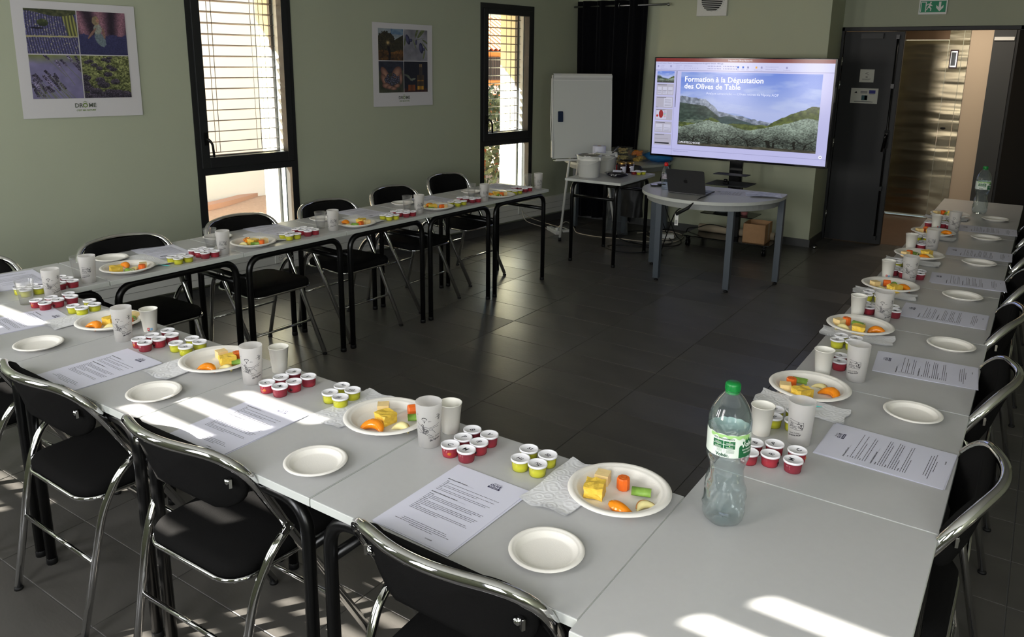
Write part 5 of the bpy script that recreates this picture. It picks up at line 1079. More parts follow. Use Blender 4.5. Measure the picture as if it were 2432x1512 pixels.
b = B().at(XY(0, -.012, .056) @ RX(.35)); b.use(m_paper).box(-.035, .04, -.018, .018, -.0005, .0005); obj('bag_label', b, None, t)
for k, (x, y, kd) in enumerate(((-2.405, 4.60, 'red'), (-2.355, 4.60, 'yel'), (-2.335, 4.65, 'yel'), (-2.395, 4.66, 'red'))):
    t = tub(kd, 'C' if kd == 'red' else 'S1', x, y, k, ('red tub nearest the jars on the serving table', 'front yellow tub on the serving table', 'rear yellow tub on the serving table', 'rear red tub by the jars on the serving table')[k], 'tubs on the serving table', 0)
    for c in t.children:
        if c.name.startswith('lid'):
            for g in list(c.children): bpy.data.objects.remove(g)
b = blob('b', m_film, .06, .05, .018, 6, .35, 28); tag(obj('crumpled_film', b, None, None, (-2.52, 4.42, H)), 'crumpled clear plastic film behind the bag of olives', 'film')
# hanging bags between the tables
t = thing('plastic_bag', 'long clear plastic bag hanging behind the serving table', 'bag', (-2.86, 5.22, 0))
def hang(b, w, d, z0, z1, seed, amp, fl=1.4, n=36):
    rs = random.Random(seed); ph = [rs.uniform(0, 6) for _ in range(5)]
    def f(u, v):
        a = 2*PI*u; k = 1+amp*(math.sin(5*a+ph[0]+4*v)+.7*math.sin(9*a+ph[1]-7*v)+.5*math.sin(3*a+14*v+ph[2])); s = fl+(1-fl)*v; s *= .35+.65*min(1, (1-v)*4+.3)
        return (w*s*k*math.cos(a), d*s*k*math.sin(a), z0+(z1-z0)*v)
    b.grid(f, n, 24)
b = B().use(m_film); hang(b, .085, .06, .03, .66, 3, .09); obj('bag_body', b, None, t)
t = thing('dark_coat', 'dark coat hanging from the table behind the serving table', 'coat', (-2.69, 5.20, 0))
b = B().use(mat('dark_shiny_cloth', (.13, .13, .13), .45, bump=(25, 1), coat=.2)); hang(b, .12, .07, .22, .72, 8, .06, .9); obj('coat_body', b, None, t)

# fruit boxes and the blue bag on the back table
def clear_box(x, y, z, w, d, h_, label, items, rz=0):
    t = thing('food_box', label, 'box', (x, y, z), rz, 'clear fruit boxes')
    b = B(); b.use(m_clear); T_ = .0015
    for x0, x1, y0, y1, z0, z1 in ((-w, w, -d, -d+T_, 0, h_), (-w, w, d-T_, d, 0, h_), (-w, -w+T_, -d, d, 0, h_), (w-T_, w, -d, d, 0, h_), (-w, w, -d, d, 0, T_)): b.box(x0, x1, y0, y1, z0, z1)
    b.rbox(-w-.006, w+.006, -d-.006, -d, h_-.004, h_, .001).rbox(-w-.006, w+.006, d, d+.006, h_-.004, h_, .001).rbox(-w-.006, -w, -d, d, h_-.004, h_, .001).rbox(w, w+.006, -d, d, h_-.004, h_, .001)
    obj('box_shell', b, None, t)
    rs = random.Random(label)
    for k in range(items[0]):
        o = obj(items[2], items[1], None, t, loc=(rs.uniform(-w*.55, w*.55), rs.uniform(-d*.5, d*.5), .004+.018*(k//5)), rot=(rs.uniform(-.3, .3), rs.uniform(-.3, .3), rs.uniform(0, 6)))
    return t
clear_box(-3.055, 5.68, ZH, .085, .075, .062, 'lower clear box of pale apple slices on the back table', (10, me_apple[0], 'apple_slice'))
clear_box(-3.055, 5.68, ZH+.064, .085, .075, .062, 'upper clear box heaped with apple slices on the back table', (14, me_apple[1], 'apple_slice'))
clear_box(-2.855, 5.66, ZH, .080, .07, .055, 'lower clear box of yellow pineapple on the back table', (9, me_pine[0], 'pineapple_chunk'))
clear_box(-2.865, 5.66, ZH+.057, .080, .07, .050, 'upper clear box of orange apricots on the back table', (10, me_apri[0], 'apricot_wedge'))
b = blob('b', m_bluebag, .15, .10, .055, 12, .14, 36); tag(obj('blue_bag', b, None, None, (-2.66, 5.73, ZH)), 'crumpled blue plastic bag on the back table', 'bag')
b = B().at(XY(-2.93, 5.53, ZH) @ RZ(.6)); b.rbox(-.06, .05, -.035, .035, 0, .016, .006); tag(obj('black_pouch', b, m_black), 'small black pouch on the back table before the fruit boxes', 'pouch')

# ------------------------------------------------------------------ power strip and cables on the floor
ps = thing('power_strip', 'white power strip on the floor by the flip chart', 'power strip', (-3.44, 4.985, 0), R(-38))
b = B(); b.rbox(-.13, .13, -.028, .028, 0, .038, .004); pb = obj('strip_body', b, m_wht, ps)
for x in (-.08, -.02, .04): 
    b = B().at(XY(x, 0, .038)); b.lathe([(.018, 0), (.020, .001), (.021, 0)], 16, cap=False); obj('outlet', b, mat('outlet_grey', (.6, .6, .58), .5), ps)
b = B().at(XY(.095, 0, .038)); b.lathe([(.018, 0), (.017, .022), (.008, .03)], 14); obj('plug', b, m_wht, ps)
b = B().at(XY(-3.40, 5.10, 0) @ RZ(R(-30))); b.use(m_wht).rbox(-.08, .08, -.045, .045, 0, .022, .003); b.use(m_gloss).box(-.03, .03, -.02, .02, .0221, .0225); tag(obj('network_box', b), 'flat white network box behind the power strip', 'router')
def sm(P, n=6):
    P = [Vector(p) for p in P]; o = []
    for i in range(len(P)-1):
        a, b_, c, d = P[max(i-1, 0)], P[i], P[i+1], P[min(i+2, len(P)-1)]
        for k in range(n): t_ = k/n; o.append(.5*((2*b_)+(c-a)*t_+(2*a-5*b_+4*c-d)*t_*t_+(3*b_-a-3*c+d)*t_**3))
    return o+[P[-1]]
def cable(P, m, label, r=.0045, name='cable'):
    b = B(); b.tube(sm(P), r, 6); return tag(obj(name, b, m), label, 'cable')
so_ = WT @ Vector((.075, -.32, .19))
cable([tuple(so_), tuple(WT @ Vector((.12, -.30, .09))), (-3.62, 5.06, .02), (-3.55, 5.07, .006), (-3.53, 5.06, .02)], m_cable_w, 'white cable from the wall duct to the power strip', .004)
cable([tuple(so_+Vector((0, .01, 0))), tuple(WT @ Vector((.10, -.24, .12))), (-3.66, 5.17, .04), (-3.50, 5.20, .01), (-3.45, 5.14, .02)], m_cable_w, 'second white cable from the duct to the network box', .0035)
cable([(-3.37, 4.93, .055), (-3.35, 4.97, .09), (-3.36, 5.10, .10), (-3.35, 5.22, .03), (-3.24, 5.1, .005), (-3.07, 5.05, .005), (-2.92, 5.06, .005), (-2.76, 5.10, .005), (-2.54, 5.12, .006), (-2.42, 5.18, .006), (-2.27, 5.30, .006), (-2.30, 5.60, .006), (-2.5, 5.72, .006), (-2.64, 5.62, .006), (-2.62, 5.40, .010), (-2.45, 5.28, .010), (-2.33, 5.42, .008), (-2.42, 5.62, .008), (-2.60, 5.55, .012), (-2.72, 5.42, .012)], m_cable_w, 'long white cable looping across the floor behind the tables')
cable([(-2.70, 4.67, .006), (-2.58, 4.61, .006), (-2.45, 4.62, .006), (-2.34, 4.69, .006), (-2.28, 4.82, .006), (-2.37, 4.93, .006), (-2.5, 4.89, .006), (-2.64, 4.84, .006), (-2.71, 4.76, .006), (-2.66, 4.69, .014)], m_cable_b, 'black cable ring on the floor under the serving table')
cable([(-2.62, 5.80, .70), (-2.60, 5.60, .35), (-2.42, 5.45, .05), (-2.27, 5.24, .008), (-2.33, 5.06, .008), (-2.5, 4.99, .008), (-2.66, 5.03, .008), (-2.80, 5.15, .008), (-2.84, 5.34, .012), (-2.72, 5.52, .016), (-2.52, 5.40, .016), (-2.44, 5.2, .016)], m_cable_b, 'black cable dropping from the back table into loops on the floor')
cable([(-2.56, 5.80, .72), (-2.55, 5.62, .40), (-2.36, 5.50, .06), (-2.22, 5.35, .008), (-2.20, 5.12, .008), (-2.40, 4.96, .012), (-2.60, 5.00, .02)], m_cable_b, 'second black cable dropping behind the half round table')
cable([(-1.62, 3.80, .635), (-1.74, 3.96, .55), (-1.93, 4.28, .30), (-2.10, 4.58, .06), (-2.14, 4.72, .008), (-2.24, 4.84, .008), (-2.30, 5.02, .008)], m_cable_b, 'black cable running down from the laptop to the floor')
cable([(-2.24, 5.52, .06), (-2.20, 5.46, .12), (-2.10, 5.45, .145), (-1.98, 5.44, .19), (-1.82, 5.44, .18)], m_cable_b, 'short black cable lying over the stand base')
b = B().at(XY(-2.42, 5.38, 0) @ RZ(.5)); b.rbox(-.10, .10, -.028, .028, .008, .05, .004); tag(obj('power_strip', b, m_wht), 'white multi socket among the loops of cable', 'power strip')

# ------------------------------------------------------------------ flat prints painted as colour grids on real sheets
def vnoise(x, y, seed=0, oct_=4):
    r = np.zeros_like(x); amp = 1; tot = 0
    for o in range(oct_):
        xi = np.floor(x).astype(int); yi = np.floor(y).astype(int); xf = x-xi; yf = y-yi; u = xf*xf*(3-2*xf); v = yf*yf*(3-2*yf)
        def h(a, b): n = (a*374761393+b*668265263+seed*1442695041+o*97) & 0x7fffffff; n = ((n ^ (n >> 13))*1274126177) & 0x7fffffff; return ((n ^ (n >> 16)) & 0xffff)/65535.
        r += amp*((h(xi, yi)*(1-u)+h(xi+1, yi)*u)*(1-v)+(h(xi, yi+1)*(1-u)+h(xi+1, yi+1)*u)*v); tot += amp; amp *= .5; x = x*2; y = y*2
    return r/tot
def mixc(a, b, t): t = np.clip(t, 0, 1)[..., None]; return np.array(a)*(1-t)+np.array(b)*t
def paint(name, w, h, nx, ny, fn, m, parent, T):
    """a sheet w x h in the local xz plane (facing -y), coloured point by point by fn(u, v) -> sRGB"""
    u, v = np.meshgrid(np.linspace(0, 1, nx+1), np.linspace(0, 1, ny+1)); c = np.clip(fn(u, v), 0, 1)
    c = np.where(c <= .04045, c/12.92, ((c+.055)/1.055)**2.4)
    P = np.zeros(((nx+1)*(ny+1), 3)); P[:, 0] = (u.ravel()-.5)*w; P[:, 2] = (v.ravel()-.5)*h
    i, j = np.meshgrid(np.arange(nx), np.arange(ny)); a = (j*(nx+1)+i).ravel(); F = np.stack([a, a+1, a+nx+2, a+nx+1], 1)
    me = bpy.data.meshes.new(name); me.vertices.add(len(P)); me.vertices.foreach_set('co', P.ravel()); me.loops.add(F.size); me.loops.foreach_set('vertex_index', F.ravel())
    me.polygons.add(len(F)); me.polygons.foreach_set('loop_start', np.arange(0, F.size, 4)); me.update(calc_edges=True)
    ca = me.color_attributes.new('print', 'FLOAT_COLOR', 'POINT'); d = np.ones((len(P), 4)); d[:, :3] = c.reshape(-1, 3); ca.data.foreach_set('color', d.ravel())
    me.materials.append(m); me.transform(T); return obj(name, me, None, parent)
m_print = attr_mat('photo_print', .45); m_scr = attr_mat('lit_screen', .15, 1.0)
# lavender poster photographs
def ph_field(u, v):
    x = u*10; y = v*10; bendx = x+.6*np.sin(v*2.2)+u*v*.8
    s = np.sin((bendx*3.4+(v < .37)*1.2)*2*PI*.9/1.6); c = mixc((.20, .20, .30), (.40, .39, .60), s*.5+.5)
    c = mixc(c.reshape(-1, 3)[0], c, np.ones_like(u)) if False else c
    g = vnoise(u*60, v*60, 3); c = mixc((0, 0, 0), c, .72+.5*g) if False else c*(.65+.6*g)[..., None]
    c = np.where(((g > .66) & (s > .1))[..., None], np.array((.70, .68, .55)), c)
    st = (u > .70+.25*(.93-v)**1.0*.9) & (u < .93+.3*(.93-v)) & (v > .40); c = np.where(st[..., None], mixc((.25, .26, .20), (.62, .62, .35), np.sin(bendx*9)*.5+.5), c)
    c = np.where((np.abs(v-.385-.02*u) < .018)[..., None], np.array((.66, .63, .48)), c)
    top = v > .90+.05*np.cos(u*5); c = np.where(top[..., None], mixc((.10, .13, .08), (.42, .42, .30), vnoise(u*20, v*20, 5)), c)
    tr = ((u-.34)/.11)**2+((v-.70)/.085)**2 < .8+.4*vnoise(u*25, v*25, 8); c = np.where(tr[..., None], mixc((.10, .13, .09), (.36, .40, .25), vnoise(u*30, v*30, 9)+(v-.7)*3), c)
    sh = ((u-.22)/.13)**2+((v-.575)/.022)**2 < 1; return np.where(sh[..., None], np.array((.08, .08, .14)), c)
def ph_girl(u, v):
    n = vnoise(u*50, v*50, 12); s = np.sin((u-.5)*(10+6*(1-v))*1.25+1.2+v); c = mixc((.16, .12, .18), (.56, .40, .46), s*.5+.5)*(.6+.75*n)[..., None]
    low = v < .46+.02*np.sin(u*20)+.06*(n-.5); c = np.where(low[..., None], mixc((.13, .14, .26), (.25, .25, .42), n+v*.3), c)
    def el(cx, cy, rx, ry, col, c, k=0): return np.where((((u-cx-k*(v-cy))/rx)**2+((v-cy)/ry)**2 < .85+.35*n)[..., None], np.array(col)*(.75+.5*n)[..., None], c)
    c = el(.44, .24+.12, .10, .17, (.40, .45, .48), c, -.3); c = el(.40, .60, .085, .12, (.55, .56, .52), c); c = el(.28, .50, .03, .13, (.50, .38, .34), c, .7); c = el(.52, .50, .025, .13, (.50, .38, .34), c, -.1)
    c = el(.37, .79, .075, .105, (.52, .46, .36), c); return el(.41, .80, .035, .048, (.62, .46, .40), c)
def ph_lav(u, v):
    c = mixc((.46, .44, .58), (.42, .46, .22), (v-.80)*4+.6*(vnoise(u*3, v*3, 2)-.3)); c = c*(.85+.3*vnoise(u*5, v*5, 4))[..., None]; rs = random.Random(4)
    for k in range(30):
        x0, y0 = (rs.uniform(.0, .5), rs.uniform(.0, .42)) if k < 12 else (rs.uniform(.35, 1.05), rs.uniform(.1, .95)); L = rs.uniform(.15, .24); a = rs.uniform(1.9, 2.25); dx, dy = math.cos(a), math.sin(a)
        t = (u-x0)*dx+(v-y0)*dy; d = np.abs(-(u-x0)*dy+(v-y0)*dx); f = rs.uniform(.6, 1.1)
        c = np.where(((d < .005) & (t < 0) & (t > -.5))[..., None], np.array((.42, .44, .32)), c)
        m = (d < .020+.012*np.abs(np.sin(t*70))) & (t > 0) & (t < L); n = vnoise(u*70, v*70, k); c = np.where(m[..., None], mixc((.10, .08, .16), (.66, .62, .74), (n-.5)*2.4+.45)*f, c)
    return c
def ph_bush(u, v):
    n = vnoise(u*34, v*38, 21); f = vnoise(u*90, v*90, 24, 3); w = u+.05*vnoise(u*8, v*8, 25); c = mixc((.12, .14, .07), (.62, .64, .42), (n-.5)*1.6+.5+.25*(v-.4))*(.6+.8*f)[..., None]
    rs = random.Random(9)
    for k in range(34):
        cx, cy = rs.random(), rs.random()**1.2; r = .05+.10*(1-cy); q = ((w-cx)/r)**2+((v-cy)/(r*.62))**2; m = q < .55+.9*n
        c = np.where(m[..., None], mixc((.07, .06, .10), (.44, .40, .48), (f-.5)*2+.35+(v-cy)/r*.35), c)
    return c
def poster(s0, s1, z0, z1, fns, label, tilt=0, logo=True):
    w, h = s1-s0, z1-z0; t = thing('poster', label, 'poster')
    T0 = WT @ XY(.004, (s0+s1)/2, (z0+z1)/2) @ RZ(PI/2) @ Matrix.Rotation(tilt, 4, 'Y')
    b = B().at(T0); b.grid(lambda u, v: ((u-.5)*w, -.003-.0022*(abs(v-.5)*2)**8*abs(math.sin(u*5+v)), (v-.5)*h), 12, 12); b.box(-w/2+.004, w/2-.004, -.002, .0, -h/2+.004, h/2-.004); sh = obj('sheet', b, mat('poster_paper', (.80, .79, .80), .55), t)
    mx = .062*w/.69; g = .006; pw = (w-2*mx-g)/2; top = h/2-.045; ph = (h-.045-.115-g)/2
    for k, fn in enumerate(fns):
        cx = -w/2+mx+pw/2+(k % 2)*(pw+g); cz = top-ph/2-(k//2)*(ph+g)
        T = T0 @ XY(cx, -.0054, cz); paint('photo', pw, ph, 150, 130, fn, m_print, sh, T)
    b = B(); mg = mat('logo_olive_green', (.42, .52, .24), .5); mk = mat('logo_grey', (.34, .36, .32), .5); k = .7 if w < .67 else 1; k = 1
    cz = -h/2+.070
    def tx(s, sz, x, z, m, bo=0): b.at(Matrix()); add_mesh(b.use(m), text_mesh(s, sz, bold=bo), T0 @ XY(x, -.0056, z) @ RX(PI/2))
    tx('DR', .036, -.0375, cz, mk, .0006); tx('ME', .036, .0420, cz, mk, .0006); tx('O', .038, .0, cz, mg, .0010)
    b.at(T0).use(mg).tube([(-.011, -.0056, cz+.020), (.0, -.0056, cz+.026), (.011, -.0056, cz+.020)], .0012, 4).at(Matrix()); tx("C'EST MA NATURE", .0135, .002, cz-.029, mg, .0003)
    obj('printed_lettering', b, None, sh, kind='stuff'); return t
poster(-4.745, -4.045, 1.320, 2.000, (ph_field, ph_girl, ph_lav, ph_bush), 'large lavender poster with four photos, left of the wide window', R(.4))
def ph_sun(u, v):
    n = vnoise(u*20, v*20, 31); c = mixc((.45, .50, .55), (.70, .72, .72), vnoise(u*4, v*5, 32)); c = np.where(((v > .83) & (u > .5))[..., None], mixc((.22, .36, .52), (.6, .65, .68), vnoise(u*6, v*9, 33)), c)
    hill = v < .60+.30*np.clip(u-.55, 0, 1)*1.6; c = np.where(hill[..., None], mixc((.13, .12, .07), (.26, .24, .14), n), c)
    tr = (((u-.30)/.36)**2+((v-.62)/.30)**2 < .55+.8*n); c = np.where(tr[..., None], mixc((.06, .06, .05), (.34, .30, .18), vnoise(u*45, v*45, 34)*1.3-.2), c)
    c = np.where((v < .30+.04*np.sin(u*9))[..., None], mixc((.10, .07, .03), (.50, .34, .14), n*1.2-.1+.5*np.exp(-((u-.7)/.3)**2-((v-.25)/.06)**2)), c)
    c = np.where(((np.abs(u-.42-.03*np.sin(v*9)) < .045) & (v < .45))[..., None], np.array((.06, .05, .04)), c); return mixc((1, 1, 1), c, 1-.0*u) + (np.exp(-((u-.38)**2+(v-.56)**2)/.004)[..., None]*np.array((.6, .5, .35)))
def ph_olives(u, v):
    c = mixc((.36, .35, .38), (.62, .62, .65), vnoise(u*3, v*3, 41)); rs = random.Random(6)
    for cx, cy, a, L, w_ in ((.55, .93, 1.2, .2, .04), (.75, .92, .8, .25, .06), (.92, .62, -.5, .16, .03), (.45, .55, 2.0, .18, .02), (.85, .20, 1.3, .16, .03), (.05, .62, 1.4, .15, .03), (.9, .45, -.8, .2, .025), (.62, .70, .2, .3, .006)):
        t = (u-cx)*math.cos(a)+(v-cy)*math.sin(a); d = -(u-cx)*math.sin(a)+(v-cy)*math.cos(a); c = np.where(((t/L)**2+(d/w_)**2 < 1)[..., None], mixc((.22, .26, .14), (.52, .55, .38), vnoise(u*12, v*12, 42)), c)
    for cx, cy, rx, ry, k in ((.17, .68, .085, .16, -.3), (.30, .66, .06, .05, 0), (.52, .60, .035, .09, .1), (.73, .42, .085, .17, -.15), (.85, .38, .045, .05, 0)):
        q = ((u-cx-k*(v-cy))/rx)**2+((v-cy)/ry)**2; c = np.where((q < 1)[..., None], mixc((.32, .32, .46), (.07, .07, .15), q*.7+(u-cx+.03)*4), c)
    return c
def ph_hands(u, v):
    c = mixc((.14, .15, .11), (.34, .35, .26), vnoise(u*6, v*6, 51)); c = np.where((v > .62+.18*np.abs(u-.45))[..., None], mixc((.10, .11, .15), (.20, .21, .26), vnoise(u*8, v*20, 52)), c)
    def el(cx, cy, rx, ry, A, B_, c, k=0): q = ((u-cx-k*(v-cy))/rx)**2+((v-cy)/ry)**2; return np.where((q < 1)[..., None], mixc(A, B_, q**.8), c)
    for a in ((.25, .60, .14, .22, -.5), (.72, .62, .19, .22, .3), (.22, .40, .12, .20, -.4), (.88, .45, .07, .2, .0), (.30, .22, .17, .09, -.3), (.44, .17, .15, .07, -.2), (.58, .13, .13, .06, 0), (.72, .22, .12, .07, .2)): c = el(*a[:4], (.66, .50, .42), (.36, .24, .20), c, a[4])
    rs = random.Random(2)
    for k in range(60):
        a = rs.uniform(0, 2*PI); r = math.sqrt(rs.random()); cx, cy = .54+.29*r*math.cos(a), .42+.17*r*math.sin(a); c = el(cx, cy, .038, .042, (.45, .46, .52), (.06, .06, .11), c)
    return c
def ph_oil(u, v):
    c = mixc((.05, .055, .075), (.09, .10, .13), vnoise(u*5, v*5, 61)); c = np.where((v < .12)[..., None], mixc((.08, .04, .02), (.30, .14, .05), vnoise(u*12, v*8, 62)), c)
    def bx(x0, x1, y0, y1, col, c, k=.3): m = (u > x0) & (u < x1) & (v > y0) & (v < y1); return np.where(m[..., None], np.array(col)*(1-k+2*k*np.abs((u-(x0+x1)/2)/(x1-x0))*1.6)[..., None], c)
    c = bx(.54, .84, .06, .56, (.26, .20, .10), c); c = bx(.56, .82, .08, .20, (.72, .52, .12), c); c = bx(.56, .82, .36, .40, (.60, .42, .14), c); c = bx(.64, .77, .56, .84, (.24, .20, .15), c); c = bx(.65, .76, .82, .92, (.52, .42, .28), c)
    c = bx(.17, .46, .05, .24, (.48, .26, .08), c); 
    for cx, cy, a, L in ((.1, .55, -.3, .14), (.22, .46, -.6, .16), (.36, .42, .2, .12)):
        t = (u-cx)*math.cos(a)+(v-cy)*math.sin(a); d = -(u-cx)*math.sin(a)+(v-cy)*math.cos(a); c = np.where(((t/L)**2+(d/.03)**2 < 1)[..., None], mixc((.28, .30, .24), (.50, .52, .46), u*2), c)
    return c
poster(-2.140, -1.478, 1.300, 1.982, (ph_sun, ph_olives, ph_hands, ph_oil), 'smaller olive poster with four photos, between the two windows', R(.3))

# the big screen and its slide
tv = thing('presentation_screen', 'large flat screen showing an olive tasting slide', 'screen', (-1.775, 5.375, 1.277), R(1.2))
b = B(); b.rbox(-.815, .815, -.020, .045, -.462, .462, .004); obj('screen_housing', b, m_gloss, tv)
SX0, SX1, SY0, SY1 = .160, .945, .115, .865      # slide inside the screen
def slide(u, v):
    x, y = u, v; n = vnoise(x*40, y*40, 71)
    c = mixc((.73, .78, .97), (.38, .52, .90), (y-.48)/.5); cl = vnoise(x*5, y*9, 72); c = mixc(c.reshape(-1, 3)[0]*0+np.array((.80, .84, .98)), c, 1-.5*np.clip(cl-.55, 0, 1)*3*(y > .45)) if False else c
    k = np.clip((cl-.52)*2.4, 0, .5)*(y > .5); c = c*(1-k[..., None])+np.array((.80, .85, .99))*k[..., None]
    far = y < .33+.13*np.exp(-((x-.40)/.17)**2)+.012*vnoise(x*12, y*0, 73); c = np.where(far[..., None], mixc((.26, .38, .66), (.45, .56, .80), (y-.25)*3+n*.5), c)
    c = np.where((far & (y > .40+.03*n) )[..., None], np.array((.62, .70, .90)), c)
    hm = y < np.where(x < .20, .665-.18*x, .629-1.42*(x-.20)+1.2*np.maximum(0, x-.30)**1.1)+.035*(vnoise(x*34, y*0, 74)-.3); c = np.where(hm[..., None], mixc((.07, .13, .12), (.30, .38, .34), n*1.3-.1), c)
    cliff = hm & (y > np.where(x < .20, .585-.18*x, .549-1.30*(x-.20))); c = np.where(cliff[..., None], mixc((.26, .30, .36), (.70, .74, .82), vnoise(x*55, y*30, 75)*1.3-.1), c)
    c = np.where((hm & (y < .36) & (vnoise(x*9, y*20, 76) > .55))[..., None], mixc((.30, .38, .32), (.52, .56, .50), n), c)
    md = y < np.where(x > .30, .30, .0)+.25*np.exp(-((x-.36)/.16)**2)*.45+.02*n; c = np.where(md[..., None], mixc((.12, .20, .22), (.26, .36, .36), n), c)
    rt = y < .30+.26*np.clip((x-.66)/.3, 0, 1)**.7+.05*vnoise(x*16, y*2, 77); c = np.where(rt[..., None], mixc((.12, .17, .07), (.45, .50, .24), n*1.2), c)
    pine = (((x-.25)/.07)**2+((y-.30)/.09)**2 < .5+.8*n) | (((x-.15)/.05)**2+((y-.25)/.06)**2 < .5+.8*n); c = np.where(pine[..., None], mixc((.12, .18, .05), (.42, .48, .18), n), c)
    ol = y < .22+.10*np.sin(x*5.5+.2)**2+.12*np.clip((x-.75)/.2, 0, 1)+.07*vnoise(x*13, y*3, 78); f = vnoise(x*120, y*110, 79, 3); big = vnoise(x*9, y*8, 80, 2)
    sh = np.clip((y-.02)*3.4+(big-.5)*.9, 0, 1); c = np.where(ol[..., None], mixc((.04, .05, .04), (.66, .73, .67), (f*1.5-.35)*.55+sh*.62), c)
    for tx_, w_ in ((.39, .02), (.67, .028), (.72, .014), (.12, .012), (.25, .010), (.53, .010), (.86, .018), (.92, .012)):
        tr = ((np.abs(x-tx_-.012*np.sin(y*16+tx_*40)) < w_*(.45+.25*np.abs(y-.07)*9)) & (y < .12+.02*np.sin(tx_*60))) | ((np.abs(np.abs(x-tx_)-.9*(y-.09)) < .0045) & (y > .09) & (y < .15+.03*np.sin(tx_*50))); c = np.where(tr[..., None], np.array((.09, .09, .07)), c)
    c = np.where((y < .03+.012*n)[..., None], mixc((.10, .10, .08), (.50, .48, .40), vnoise(x*20, y*60, 81)), c)
    return c
def screen(u, v):
    base = np.ones(u.shape+(3,))*np.array((.80, .80, .985))
    base = np.where((v > .965)[..., None], np.array((.50, .10, .12)), base)
    base = np.where(((v > .885) & (v < .963))[..., None], np.array((.83, .84, 1.0)), base)
    base = np.where((np.abs(v-.878) < .0022)[..., None], np.array((.62, .62, .78)), base)
    base = np.where((np.abs(v-.062) < .002)[..., None], np.array((.60, .60, .76)), base)
    ins = (u > SX0) & (u < SX1) & (v > SY0) & (v < SY1); s_ = slide((u-SX0)/(SX1-SX0), (v-SY0)/(SY1-SY0)); base = np.where(ins[..., None], s_, base)
    y1 = .868
    for k in range(6):
        y0 = y1-.118; th = (u > .012) & (u < .118) & (v > y0) & (v < y1)
        if k == 0: base = np.where(th[..., None], slide((u-.012)/.106, (v-y0)/.118), base)
        else:
            base = np.where(th[..., None], np.array((.74, .73, .80)), base)
            def bx(a0, a1, b0, b1, col): 
                nonlocal_ = (u > .012+.106*a0) & (u < .012+.106*a1) & (v > y0+.118*b0) & (v < y0+.118*b1); return nonlocal_[..., None], np.array(col)
            L = {1: [(.06, .30, .45, .75), (.36, .62, .45, .75), (.68, .94, .45, .75), (.06, .30, .12, .4), (.36, .62, .12, .4), (.68, .94, .12, .4)], 2: [(.48, .95, .1, .9)], 3: [(.05, .66, .12, .88)], 4: [(.05, .46, .15, .75), (.54, .95, .15, .75)], 5: []}[k]
            for q in L: m_, cc = bx(*q, (.84, .84, .93)); base = np.where(m_, cc, base)
            m_, cc = bx(.05, .6, .88, .93, (.40, .38, .45)); base = np.where(m_, cc, base)
            if k in (1, 2, 4):
                for q in range(3 if k != 2 else 6):
                    for a_ in ((.08, .38, .70) if k == 1 else (.52,) if k == 2 else (.08, .57)): m_, cc = bx(a_, a_+(.2 if k == 1 else .38 if k == 2 else .35), .2+.1*q+(.0), .225+.1*q, (.50, .50, .58)); base = np.where(m_, cc, base)
            if k == 2: m_, cc = bx(.0, .16, .02, .06, (.10, .10, .10)); base = np.where(m_, cc, base)
            if k == 3:
                e = ((u-.012-.106*.34)/.014)**2+((v-y0-.118*.55)/.042)**2 < 1; base = np.where(e[..., None], np.array((.62, .16, .18)), base); e = ((u-.012-.106*.12)/.007)**2+((v-y0-.118*.38)/.013)**2 < 1; base = np.where(e[..., None], np.array((.72, .18, .22)), base)
                for q in range(5): m_, cc = bx(.5, .62, .2+.13*q, .24+.13*q, ((.3, .5, .8), (.8, .3, .3), (.4, .7, .3), (.3, .6, .7), (.7, .3, .5))[q]); base = np.where(m_, cc, base)
            if k == 5: m_, cc = bx(.04, .90, .10, .24, (.16, .16, .17)); base = np.where(m_, cc, base); m_, cc = bx(.05, .85, .55, .57, (.5, .48, .52)); base = np.where(m_, cc, base)
        y1 = y0-.012
    base = np.where(((np.abs(u-.1325) < .0018) & (v > .50) & (v < .87))[..., None], np.array((.10, .10, .16)), base)
    base = np.where((np.abs(u-.1255) < .0009)[..., None] & (v < .87)[..., None], np.array((.62, .62, .78)), base)
    return base
Wd, Hd = 1.60, .895
paint('screen_image', Wd, Hd, 620, 350, screen, m_scr, tv, XY(0, -.0206, .004))
def emi(name, rgb, e=1.0): return mat(name, rgb, .3, emit=e)
sw, sr, sdk, sgy, sbl = emi('screen_white', (.95, .95, 1)), emi('screen_red', (.75, .35, .36)), emi('screen_dark_text', (.28, .28, .42)), emi('screen_grey', (.55, .55, .72)), emi('screen_blue', (.25, .42, .80))
b = B(); P3 = lambda u, v, d=-.0212: XY((u-.5)*Wd, d, (v-.5)*Hd+.004) @ RX(PI/2)
def st_(s, sz, u, v, m, bo=0, al='LEFT'): add_mesh(b.use(m), text_mesh(s, sz, align=al, bold=bo), P3(u, v))
st_('Formation à la Dégustation', .066, .182, .790, sw, .0014); st_('des Olives de Table', .066, .182, .720, sw, .0014)
st_('Analyse sensorielle — Olives noires de Nyons AOP', .031, .315, .655, emi('screen_pale_blue', (.86, .88, 1))); st_('DANIVECCHIONE', .026, .168, .142, sw)
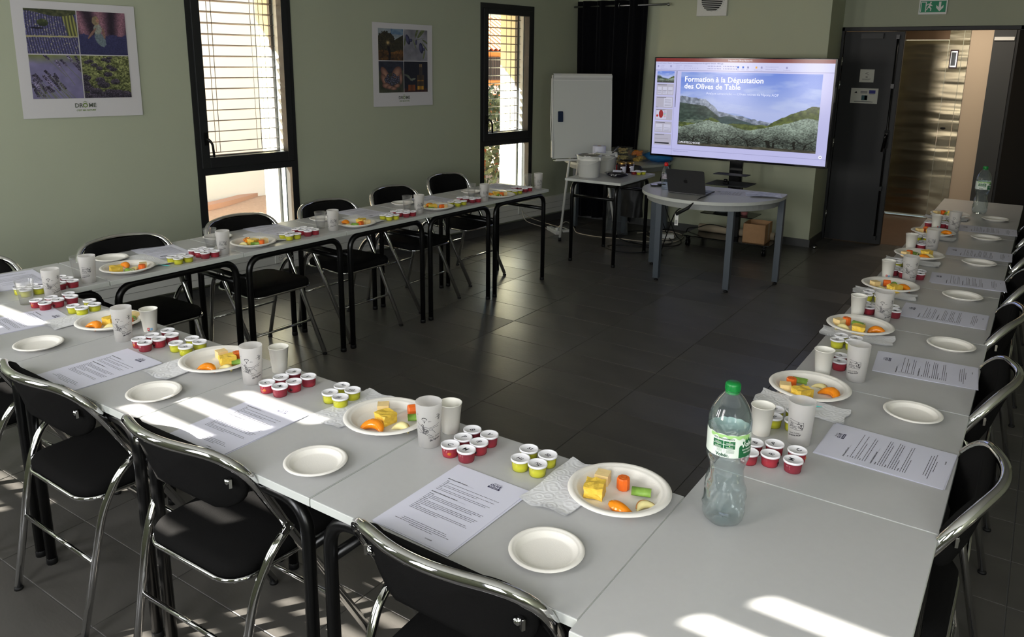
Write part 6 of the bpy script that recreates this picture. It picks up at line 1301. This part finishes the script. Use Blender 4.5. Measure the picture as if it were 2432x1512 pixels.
st_('Dégustation Olives Nyons V2', .018, .43, .9825, sw, .0002); st_('Cliquez pour ajouter des notes', .012, .135, .045, sdk)
for k, w_ in enumerate(('Accueil', 'Insérer', 'Dessin', 'Conception', 'Transitions', 'Animations', 'Diaporama', 'Enregistrer', 'Révision', 'Affichage')): st_(w_, .0155, (.008, .040, .072, .103, .148, .193, .238, .284, .330, .368)[k], .9505, sdk)
for u_, v_, w_ in ((.030, .928, 'Couper'), (.030, .911, 'Copier'), (.030, .893, 'Mise en forme'), (.125, .930, 'Disposition'), (.125, .912, 'Rétablir'), (.125, .894, 'Section'), (.640, .925, 'Remplissage de forme'), (.640, .902, 'Contour de forme')): st_(w_, .0125, u_, v_, sgy)
st_('Calibri (Corps)', .013, .172, .925, sgy); st_('Compléments', .011, .735, .897, sgy); st_('G   I   S   ab   x²   A   Aa', .014, .172, .902, sgy); st_('Nouvelle diapositive', .009, .083, .893, sgy)
for u_, nm in ((.480, 'Image'), (.508, 'Formes'), (.535, 'Zone'), (.578, 'Réorganiser'), (.610, 'Styles')): st_(nm, .0095, u_, .895, sgy)
for u_, m_ in ((.485, sbl), (.513, sbl), (.540, sgy), (.586, emi('screen_ochre', (.85, .62, .25))), (.615, sgy), (.750, sgy), (.012, sgy), (.090, sgy)):
    b.use(m_).at(P3(u_, .918, -.0211)).box(-.001, .014, -.008, .009, 0, .0002).at(Matrix())
for k in range(18):
    b.use(sgy).at(P3(.315+.009*k+(.01 if k > 8 else 0), .925, -.0211)).box(0, .007, -.004, .004, 0, .0002).at(Matrix()); b.use(sgy).at(P3(.315+.009*k+(.01 if k > 8 else 0), .901, -.0211)).box(0, .007, -.004, .004, 0, .0002).at(Matrix())
b.use(sw).at(P3(.970, .085, -.0211)).lathe([(0, 0), (.014, 0)], 20, cap=False).at(Matrix()); b.use(sdk).at(P3(.970, .085, -.0214)).lathe([(.003, 0), (.007, 0)], 14, cap=False).at(Matrix())
o = obj('screen_lettering', b, None, tv); o['kind'] = 'stuff'
